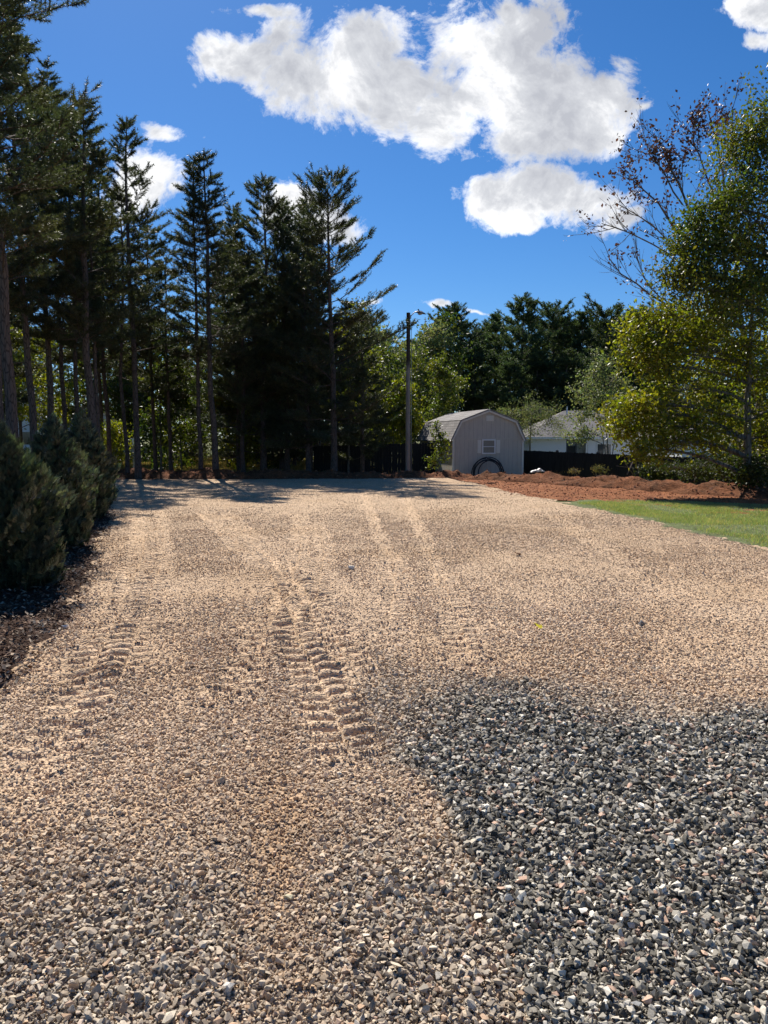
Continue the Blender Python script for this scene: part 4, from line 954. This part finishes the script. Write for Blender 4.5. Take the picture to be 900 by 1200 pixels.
def shed():
    W = 1.60; L = 6.1; g0 = -.62; ze = 1.53 - g0; zk = 2.25 - g0; zt = 2.72 - g0; kx = 1.24
    o = at(572, 540, 34); root = empty('barn_shed', (o[0], 34, g0), R(11.0)); tag(root, 'taupe barn-style shed with gambrel roof, small shuttered window and weathered siding', 'shed')
    mb = MB()
    prof = [(-W, .06), (W, .06), (W, ze), (kx, zk), (0, zt), (-kx, zk), (-W, ze)]
    mb.prism(prof, 0, L)
    x = -W + .10                        # grooves: thin vertical battens proud of the wall
    mb.build('wall', M['siding'], root)
    m2 = MB(); k = 0
    while x < W - .05:
        ax = abs(x); ztop = (ze + (W - ax) / (W - kx) * (zk - ze)) if ax > kx else zk + (kx - ax) / kx * (zt - zk)
        for lo, hi in (((.10), ze - .05), (ze + .03, ztop - .06)):
            if hi > lo and not (abs(x) < .36 and lo < .2 and False): m2.box((x - .006, -.006, lo), (x + .006, .001, hi))
        x += .2032; k += 1
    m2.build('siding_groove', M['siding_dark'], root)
    rf = MB(); e = .06                  # roof slabs
    for sg in (-1, 1):
        a = (sg * (W + .10), ze - .12); b = (sg * (kx + .03), zk + .035); c = (0, zt + .04)
        for p, q in ((a, b), (b, c)):
            d = np.array([q[0] - p[0], q[1] - p[1]]); d = d / np.linalg.norm(d); nv = np.array([-d[1], d[0]]) * sg * -1; nv = nv if nv[1] > 0 else -nv
            po = [p, q, (q[0] + nv[0] * e, q[1] + nv[1] * e), (p[0] + nv[0] * e, p[1] + nv[1] * e)]
            rf.prism(po if sg > 0 else po[::-1], -.10, L + .1)
    roof = rf.build('roof', M['shingle'], root)
    fs = MB()                           # rake boards on the gable edge
    for sg in (-1, 1):
        pts = [(sg * (W + .07), ze - .10), (sg * (kx + .01), zk + .0), (0, zt + .005)]
        for p, q in zip(pts[:-1], pts[1:]): fs.bar((p[0], -.075, p[1]), (q[0], -.075, q[1]), .035, .08)
    fs.build('fascia', M['trim'], roof)
    for sg in (-1, 1):
        c = MB(); c.box((sg * W - .045, -.022, .05), (sg * W + .045, -.001, ze - .06)); c.build('corner_trim', M['trim'], root)
    c = MB(); c.box((-W, -.018, ze - .03), (W, -.002, ze + .015)); c.build('band_trim', M['siding'], root)
    # window
    def lx(px): return (px - 574) / FPX * 34
    def lz(py): return at(574, py, 34)[2] - g0
    x0, x1, z0, z1 = lx(566.2), lx(582.6), lz(532), lz(514.8)
    fr = MB(); t = .055
    for lo, hi in (((x0, z0), (x1, z0 + t)), ((x0, z1 - t), (x1, z1)), ((x0, z0 + t), (x0 + t, z1 - t)), ((x1 - t, z0 + t), (x1, z1 - t)), ((x0 + t, (z0 + z1) / 2 - .015), (x1 - t, (z0 + z1) / 2 + .015))):
        fr.box((lo[0], -.045, lo[1]), (hi[0], -.003, hi[1]))
    w = fr.build('window', M['white'], root)
    p = MB(); p.box((x0 + t, -.018, z0 + t), (x1 - t, -.012, z1 - t)); p.build('pane', M['blind'], w)
    for a_, b_ in ((560.6, 565.2), (583.6, 588.2)):
        s = MB(); xa, xb = lx(a_), lx(b_); za, zb = lz(531), lz(515.5)
        s.box((xa, -.030, za), (xb, -.003, zb)); q = za + .07
        while q < zb - .08: s.box((xa + .03, -.040, q), (xb - .03, -.031, q + .025)); q += .05
        s.build('shutter', M['trim'], root)
    v = MB(); xa, xb, za, zb = lx(571), lx(580), lz(493.5), lz(487); v.box((xa, -.02, za), (xb, -.003, zb)); q = za + .03
    while q < zb - .03: v.box((xa + .02, -.032, q), (xb - .02, -.021, q + .018)); q += .04
    v.build('vent', M['trim'], root)
    return root
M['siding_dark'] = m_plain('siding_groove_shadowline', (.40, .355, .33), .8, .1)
shed_o = shed()
# black pipe coil leaning on the shed
M['pipe'] = m_plain('black_corrugated_pipe', (.014, .014, .015), .45, .1, 4, .1, spec=.5)
c0 = at(572, 553, 33.6); rr = np.random.RandomState(3); PT = []; nt = 5
s = np.linspace(0, 1, 420); a = s * nt * 2 * PI; k = (s * nt)
rad = .60 + .075 * np.sin(k * 2.1 + 1) + .03 * np.sin(a * .5) ; dx = .09 * np.sin(k * 1.3)
pts = np.stack([np.cos(a) * rad + dx, -.05 * np.floor(k) * .8 - .12 - .04 * np.sin(a), np.sin(a) * rad + .02 * np.sin(k)], 1)
pts = np.stack([pts[:, 0], pts[:, 1] + .12 * pts[:, 2], pts[:, 2]], 1)
v, f = tubes(pts, .022 + .004 * np.sin(np.arange(420) * 2.2), 8)
o = meshobj('pipe_coil', v, f, M['pipe'], smooth=True, loc=(c0[0], 33.75, .02)); tag(o, 'coil of black plastic pipe standing upright against the shed wall', 'pipe coil')
# white scrap by the fence
mb = MB()
for (px, py, w, h, rz_) in [(629, 552, .10, .07, .4), (633, 550.5, .08, .08, 1.1), (626, 552.5, .10, .06, .2), (636, 552, .08, .05, .9)]:
    p_ = at(px, py, 30.6); mb.prism([(p_[0] - w, p_[2] - h * .6), (p_[0] + w * .8, p_[2] - h * .5), (p_[0] + w, p_[2] + h * .2), (p_[0] + w * .1, p_[2] + h * .7), (p_[0] - w * .7, p_[2] + h * .2)], 30.6, 30.9)
tag(mb.build('plastic_scrap', M['white']), 'crumpled white plastic scrap on the bank right of the shed', 'scrap')

# ------------------------------------------------------------------ lamp pole
def lamp_pole():
    Y = 33.0; o = at(478, 552, Y); gz = hz(o[0], Y); root = empty('lamp_pole', (o[0], Y, gz)); tag(root, 'tall wooden utility pole with a small street lamp on a short arm', 'lamp pole')
    zt = at(478, 366.5, Y)[2] - gz; s = np.linspace(0, 1, 10)
    t = NT('pole_wood'); oo = t.obj(); sp = t.n('ShaderNodeSeparateXYZ'); t.l(oo, sp.inputs[0]); mp = t.n('ShaderNodeMapping'); mp.inputs['Scale'].default_value = (12, 12, .6); t.l(oo, mp.inputs[0]); n = t.noise(2.5, 5, .7, mp.outputs[0])
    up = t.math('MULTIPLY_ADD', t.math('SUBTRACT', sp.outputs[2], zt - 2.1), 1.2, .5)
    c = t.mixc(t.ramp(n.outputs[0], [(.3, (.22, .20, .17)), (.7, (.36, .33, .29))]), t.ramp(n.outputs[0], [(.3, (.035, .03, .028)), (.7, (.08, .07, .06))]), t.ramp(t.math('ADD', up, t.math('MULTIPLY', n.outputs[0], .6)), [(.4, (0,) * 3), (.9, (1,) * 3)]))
    t.prin(c, .9, t.bump(n.outputs[0], .6, .01), .15); M['polewood'] = t.m; M['galv'] = m_plain('galvanised_steel', (.35, .36, .37), .45, .1, metal=.6)
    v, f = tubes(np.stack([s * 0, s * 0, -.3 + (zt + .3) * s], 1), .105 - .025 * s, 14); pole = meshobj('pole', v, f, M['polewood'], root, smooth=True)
    s8 = np.linspace(0, 1, 8); k = FPX / Y
    v, f = tubes(np.stack([.09 + .28 * s8, s8 * 0, zt - .16 + .20 * np.sin(s8 * 1.7)], 1), np.full(8, .018), 8); meshobj('arm', v, f, M['galv'], root, smooth=True)
    # lamp head: canopy + lens + photocell
    M['lamp'] = m_plain('lamp_head_grey', (.20, .20, .21), .5, .1, metal=.3); M['lens'] = m_plain('lamp_lens', (.45, .45, .42), .3, .1)
    prof = [(.0, .06), (.06, .058), (.11, .03), (.17, .0), (.20, -.035)]
    V = []; n_ = 16
    for r_, z in prof: V += [(r_ * math.cos(2 * PI * i / n_) * 1.25 + .50, r_ * math.sin(2 * PI * i / n_) * .8, zt + .02 + z - .25 * (r_ * math.cos(2 * PI * i / n_))) for i in range(n_)]
    F = [(a * n_ + i, a * n_ + (i + 1) % n_, (a + 1) * n_ + (i + 1) % n_, (a + 1) * n_ + i) for a in range(len(prof) - 1) for i in range(n_)]
    F2 = [[(len(prof) - 1) * n_ + i for i in range(n_)][::-1]]
    h = meshobj('lamp_head', V, [np.array(F), np.array(F2)], M['lamp'], root, smooth=False)
    s5 = np.linspace(0, 1, 5); v, f = tubes(np.stack([.42 + s5 * 0, s5 * 0, zt + .06 + .09 * s5], 1), np.full(5, .03), 8); meshobj('photocell', v, f, M['lamp'], h)
    v, f = tubes(np.stack([.5 + s5 * .01, s5 * 0, zt - .02 - .06 * s5], 1), .12 - .05 * s5, 12); meshobj('lens', v, f, M['lens'], h)
    b = MB(); b.box((.06, -.05, zt - .24), (.12, .05, zt - .10)); b.build('bracket', M['galv'], root)
    c_ = MB(); c_.tubes(np.stack([.135 + 0 * s, -.02 + 0 * s, .4 + (zt - .8) * s], 1), np.full(10, .012), 6); c_.build('conduit', M['galv'], root)
lamp_pole()

# ------------------------------------------------------------------ white house behind the fence
M['wsiding'] = m_plain('white_siding', (.74, .76, .79), .6, .05, 2); M['dark'] = m_plain('dark_opening', (.03, .035, .04), .4, .2); M['skirt'] = m_plain('white_soffit', (.7, .7, .7), .6, .05)
def house():
    Y = 50.; X0 = at(621, 520, Y)[0]; g = -1.1; o = np.array([X0, Y, g]); root = empty('white_house', o); tag(root, 'white single-storey house with grey hip roof behind the black fence', 'house')
    W = 11.6; D = 8.; ze = 1.62 - g; zr = 3.42 - g
    mb = MB(); mb.box((0, 0, 0), (2.35, D, ze)); mb.box((2.35, 1.1, 0), (3.75, D, ze)); mb.box((3.75, 0, 0), (W, D, ze)); w = mb.build('wall', M['wsiding'], root)
    r = MB(); e = .35; hz_ = D / 2 - .9; V = [(-e, -e, ze - .02), (W + e, -e, ze - .02), (W + e, D + e, ze - .02), (-e, D + e, ze - .02), (hz_, D / 2, zr), (W - hz_, D / 2, zr)]
    V += [(x, y, z - .12) for x, y, z in V[:4]]
    r.add(V, [np.array([(0, 1, 5, 4), (2, 3, 4, 5)]), np.array([(1, 2, 5), (3, 0, 4)]), np.array([(0, 6, 7, 1), (1, 7, 8, 2), (2, 8, 9, 3), (3, 9, 6, 0), (6, 9, 8, 7)])])
    rf = r.build('roof', M['shingle2'], root)
    ff = MB(); ff.box((-e - .02, -e - .04, ze - .16), (W + e + .02, -e - .003, ze - .03)); ff.build('fascia', M['white'], rf)
    vt = MB(); s = np.linspace(0, 1, 4); vt.tubes(np.stack([3.1 + 0 * s, 3.2 + 0 * s, zr - .5 + .75 * s], 1), np.full(4, .05), 8); vt.build('roof_pipe', M['white'], rf)
    def opening(x0, x1, z0, z1, nm='window'):
        f = MB(); t = .07
        for lo, hi in (((x0, z0), (x1, z0 + t)), ((x0, z1 - t), (x1, z1)), ((x0, z0 + t), (x0 + t, z1 - t)), ((x1 - t, z0 + t), (x1, z1 - t)), (((x0 + x1) / 2 - .02, z0 + t), ((x0 + x1) / 2 + .02, z1 - t))):
            f.box((lo[0], -.05, lo[1]), (hi[0], -.003, hi[1]))
        ww = f.build(nm, M['white'], root); p = MB(); p.box((x0 + t, -.02, z0 + t), (x1 - t, -.014, z1 - t)); p.build('pane', M['glass'], ww)
    opening(4.3, 5.3, 1.1, 2.3); opening(6.6, 7.6, 1.1, 2.3); opening(9.2, 10.2, 1.1, 2.3)
    f = MB(); f.box((2.45, 1.06, 0), (3.3, 1.097, 2.1)); f.build('door', M['dark'], root)
    for x in (2.42, 2.98, 3.68):
        p = MB(); p.box((x - .05, .0, 0), (x + .05, .1, ze - .15)); p.build('porch_post', M['dark' if x < 3.5 else 'white'], root)
house()
def gable_house(px0, px1, Y, pyt, pye, g, D, name, label, cat, rz=0., wall='wsiding'):
    a = at(px0, pye, Y); b = at(px1, pye, Y); W = b[0] - a[0]; ze = a[2] - g; zt = at((px0 + px1) / 2, pyt, Y)[2] - g
    root = empty(name, (a[0], Y, g), rz); tag(root, label, cat)
    mb = MB(); mb.prism([(0, 0), (W, 0), (W, ze), (W / 2, zt), (0, ze)], 0, D); mb.build('wall', M[wall], root)
    r = MB()
    for sg in (-1, 1):
        p = (W / 2 + sg * (W / 2 + .25), ze - .25 * (zt - ze) / (W / 2)); q = (W / 2, zt)
        po = [(p[0], p[1] + .01), (q[0], q[1] + .01), (q[0], q[1] + .12), (p[0], p[1] + .12)]; r.prism(po if sg < 0 else po[::-1], -.25, D + .25)
    rf = r.build('roof', M['shingle2'], root)
    f = MB()
    for sg in (-1, 1): f.bar((W / 2 + sg * (W / 2 + .22), -.27, ze - .18), (W / 2, -.27, zt + .02), .03, .12)
    f.build('fascia', M['white'], rf)
    return root, W, ze
r_, W_, ze_ = gable_house(800, 858, 40, 499, 513, -1.2, 6, 'white_outbuilding', 'white gabled outbuilding half hidden under the right-hand trees', 'outbuilding')
m_ = MB(); m_.box((.5, -.03, .9), (1.3, -.003, 1.9)); m_.build('window', M['glass'], r_)
# bright pale building behind the pines at the left
r_, W_, ze_ = gable_house(-60, 128, 62, 472, 481, 0., 7, 'white_long_house', 'long white building glimpsed between the trunks at the left edge', 'building')
for k in range(5):
    m_ = MB(); m_.box((1.2 + k * 2.3, -.03, 1.0), (2.0 + k * 2.3, -.003, 2.0)); m_.build('window', M['glass'], r_)
# parked car far behind the pines
def car(px, Y, c, label, rz):
    g = hz(at(px, 520, Y)[0], Y); root = empty('parked_car', (at(px, 520, Y)[0], Y, g), rz); tag(root, label, 'car')
    t = NT('car_paint'); t.prin(c, .25, None, .6); b = MB()
    prof = [(-2.2, .35), (2.2, .35), (2.25, .7), (2.0, .88), (1.15, .95), (.55, 1.42), (-1.0, 1.45), (-1.75, 1.0), (-2.2, .92)]
    b.prism(prof, -.85, .85); b.build('body', t.m, root)
    for sg in (-1, 1):
        w = MB(); w.prism([(1.0, .97), (.52, 1.36), (-.95, 1.39), (-1.5, 1.0)][::sg], sg * .853 if sg > 0 else -.87, sg * .87 if sg > 0 else -.853); w.build('side_window', M['glass'], root)
        for x in (-1.35, 1.4):
            v, f = tubes(np.array([[x, sg * .70, .32], [x, sg * .80, .32], [x, sg * .9, .32]]), np.full(3, .32), 16); wh = meshobj('wheel', v, f, M['pipe'], root)
            v, f = tubes(np.array([[x, sg * .88, .32], [x, sg * .90, .32], [x, sg * .91, .32]]), np.full(3, .19), 12); meshobj('rim', v, f, M['galv'], wh)
car(205, 60, (.05, .08, .16), 'dark blue car just visible between pine trunks behind the green leaves', .1)
car(373, 52, (.75, .75, .75), 'white car roof glimpsed left of the black fence under the broad pine', .2)
# small grey mailbox-like box on post behind the bank
m_ = MB(); p_ = at(156.5, 530, 36); root = empty('utility_box', (p_[0], 36, hz(p_[0], 36))); tag(root, 'small pale grey box on a post between two pine trunks behind the bank', 'utility box')
m_.box((-.10, -.08, .72), (.13, .08, 1.2)); m_.build('cabinet', M['galv'], root); m_ = MB(); m_.box((-.04, -.04, -.1), (.04, .04, .718)); m_.build('post', M['trim'], root)

# ------------------------------------------------------------------ light and sky
EL, AZ = R(45), R(-19)       # azimuth measured from +Y towards +X: sun ahead and to the left
sd_ = np.array([math.sin(AZ) * math.cos(EL), math.cos(AZ) * math.cos(EL), math.sin(EL)])
sun = bpy.data.lights.new('sun', 'SUN'); sun.energy = 5.0; sun.angle = R(.53); sun.color = (1, .94, .86)
so = bpy.data.objects.new('sun', sun); col.objects.link(so); so.rotation_euler = Vector(sd_.tolist()).to_track_quat('Z', 'Y').to_euler()
w = bpy.data.worlds.new('World'); sc.world = w; w.use_nodes = True; nt = w.node_tree; nt.nodes.clear()
class WT(NT):
    def __init__(s, t): s.t = t
W = WT(nt)
out = W.n('ShaderNodeOutputWorld'); bg = W.n('ShaderNodeBackground'); bg.inputs[1].default_value = .085; W.l(bg.outputs[0], out.inputs[0])
sky = W.n('ShaderNodeTexSky', sky_type='NISHITA'); sky.sun_disc = False; sky.sun_elevation = EL; sky.sun_rotation = AZ; sky.altitude = 300; sky.air_density = 1.0; sky.dust_density = .25; sky.ozone_density = 2.5
tc = W.n('ShaderNodeTexCoord').outputs['Generated']
hs = W.n('ShaderNodeHueSaturation'); hs.inputs['Saturation'].default_value = 1.15; hs.inputs['Value'].default_value = .80; skt = W.mixc(sky.outputs[0], (.60, .77, 1.0), 1.0, 'MULTIPLY'); W.l(skt, hs.inputs['Color'])
# clouds: direction projected on the plane y=1 (tangent coordinates), shaped by a set of soft lobes and broken by fractal noise
sp = W.n('ShaderNodeSeparateXYZ'); W.l(tc, sp.inputs[0]); yy = W.math('MAXIMUM', sp.outputs[1], .02)
uv = W.n('ShaderNodeCombineXYZ'); W.l(W.math('DIVIDE', sp.outputs[0], yy), uv.inputs[0]); W.l(W.math('DIVIDE', sp.outputs[2], yy), uv.inputs[1])
wn = W.noise(3.2, 5, .6, uv.outputs[0]); wv = W.n('ShaderNodeVectorMath', operation='SUBTRACT'); W.l(wn.outputs['Color'], wv.inputs[0]); wv.inputs[1].default_value = (.5, .5, .5)
wsc = W.n('ShaderNodeVectorMath', operation='SCALE'); W.l(wv.outputs[0], wsc.inputs[0]); wsc.inputs['Scale'].default_value = .09
wu = W.n('ShaderNodeVectorMath', operation='ADD'); W.l(uv.outputs[0], wu.inputs[0]); W.l(wsc.outputs[0], wu.inputs[1])
LOBES = [(285, 72, 52, 26, 0), (345, 78, 62, 50, 0), (410, 92, 70, 62, 0), (470, 100, 62, 60, 0), (535, 118, 72, 66, 0), (600, 110, 80, 72, 0), (665, 120, 75, 62, 0), (715, 100, 42, 48, 0), (570, 45, 75, 50, 0), (430, 50, 60, 35, 0), (610, 20, 50, 30, 0), (640, 165, 90, 30, 0), (300, 12, 55, 14, 1), (256, 70, 26, 14, 0),
         (635, 228, 66, 32, 0), (590, 235, 52, 32, 0), (690, 240, 52, 28, 0), (600, 262, 38, 16, 0), (735, 255, 34, 18, 1), (745, 122, 30, 9, 1),
         (190, 165, 48, 16, 1), (172, 215, 44, 45, 0), (200, 225, 30, 20, 1), (345, 240, 34, 16, 0), (325, 262, 28, 26, 0), (375, 262, 40, 22, 0), (515, 353, 28, 7, 1), (558, 362, 26, 5, 1), (880, 10, 62, 22, 0), (885, 45, 40, 16, 1), (425, 350, 20, 6, 1)]
acc = None
for (px, py, rx, ry, thin) in LOBES:
    r_ = ray(px, py); u0, v0 = r_[0] / r_[1], r_[2] / r_[1]; k = 1 / (r_[1] * FPX)
    s1 = W.n('ShaderNodeVectorMath', operation='SUBTRACT'); W.l(wu.outputs[0], s1.inputs[0]); s1.inputs[1].default_value = (u0, v0, 0)
    s2 = W.n('ShaderNodeVectorMath', operation='MULTIPLY'); W.l(s1.outputs[0], s2.inputs[0]); s2.inputs[1].default_value = (1 / (rx * k * 1.12), 1 / (ry * k * 1.12), 0)
    ln = W.n('ShaderNodeVectorMath', operation='LENGTH'); W.l(s2.outputs[0], ln.inputs[0])
    d = W.math('SUBTRACT', 1.0 if not thin else .72, W.math('MULTIPLY', ln.outputs['Value'], 1.0))
    acc = d if acc is None else (lambda a, b: (lambda x: (W.t.links.new(a, x.inputs[0]), W.t.links.new(b, x.inputs[1]), x.inputs[2].__setattr__('default_value', .12), x.outputs[0])[-1])(W.n('ShaderNodeMath', operation='SMOOTH_MAX')))(acc, d)
fn = W.noise(7.5, 12, .66, uv.outputs[0], .35); fn2 = W.noise(6.5, 8, .6, uv.outputs[0], .5); fn3 = W.noise(26, 8, .65, uv.outputs[0], .6)
dens = W.math('ADD', acc, W.math('MULTIPLY', W.math('SUBTRACT', fn.outputs[0], .5), 3.3))
dens = W.math('ADD', dens, W.math('MULTIPLY', W.math('SUBTRACT', fn3.outputs[0], .5), 1.1))
mask = W.ramp(dens, [(.0, (0,) * 3), (.13, (.25,) * 3), (.28, (.68,) * 3), (.48, (1,) * 3)])
mask2 = W.math('MULTIPLY', mask, W.math('GREATER_THAN', sp.outputs[1], .05))
# brightness: thin rims pass the sunlight, the thick middle is greyer
tk = W.math('ADD', W.math('MULTIPLY', W.math('MINIMUM', acc, .45), .9), W.math('MULTIPLY', W.math('SUBTRACT', fn2.outputs[0], .43), 3.4))
tk = W.math('ADD', tk, W.math('MULTIPLY', W.math('SUBTRACT', fn.outputs[0], .5), 1.6)); tk = W.math('ADD', tk, W.math('MULTIPLY', W.math('SUBTRACT', fn3.outputs[0], .5), 1.0)); tk = W.math('MULTIPLY', tk, .86)
cc = W.ramp(tk, [(.10, (10.5, 10.5, 10.5)), (.36, (8.0, 8.05, 8.2)), (.62, (5.6, 5.75, 6.1)), (.95, (4.2, 4.35, 4.8))])
fin = W.mixc(hs.outputs[0], cc, mask2); W.l(fin, bg.inputs[0])
sc.view_settings.view_transform = 'Standard'; sc.view_settings.look = 'None'; sc.view_settings.gamma = 1; sc.view_settings.exposure = 0.6; sc.view_settings.use_curve_mapping = False
sc.render.engine = 'CYCLES'; sc.cycles.max_bounces = 5; sc.cycles.diffuse_bounces = 2; sc.cycles.glossy_bounces = 2; sc.cycles.transmission_bounces = 3; sc.cycles.use_denoising = True
sc.cycles.use_adaptive_sampling = True; sc.cycles.adaptive_threshold = .02
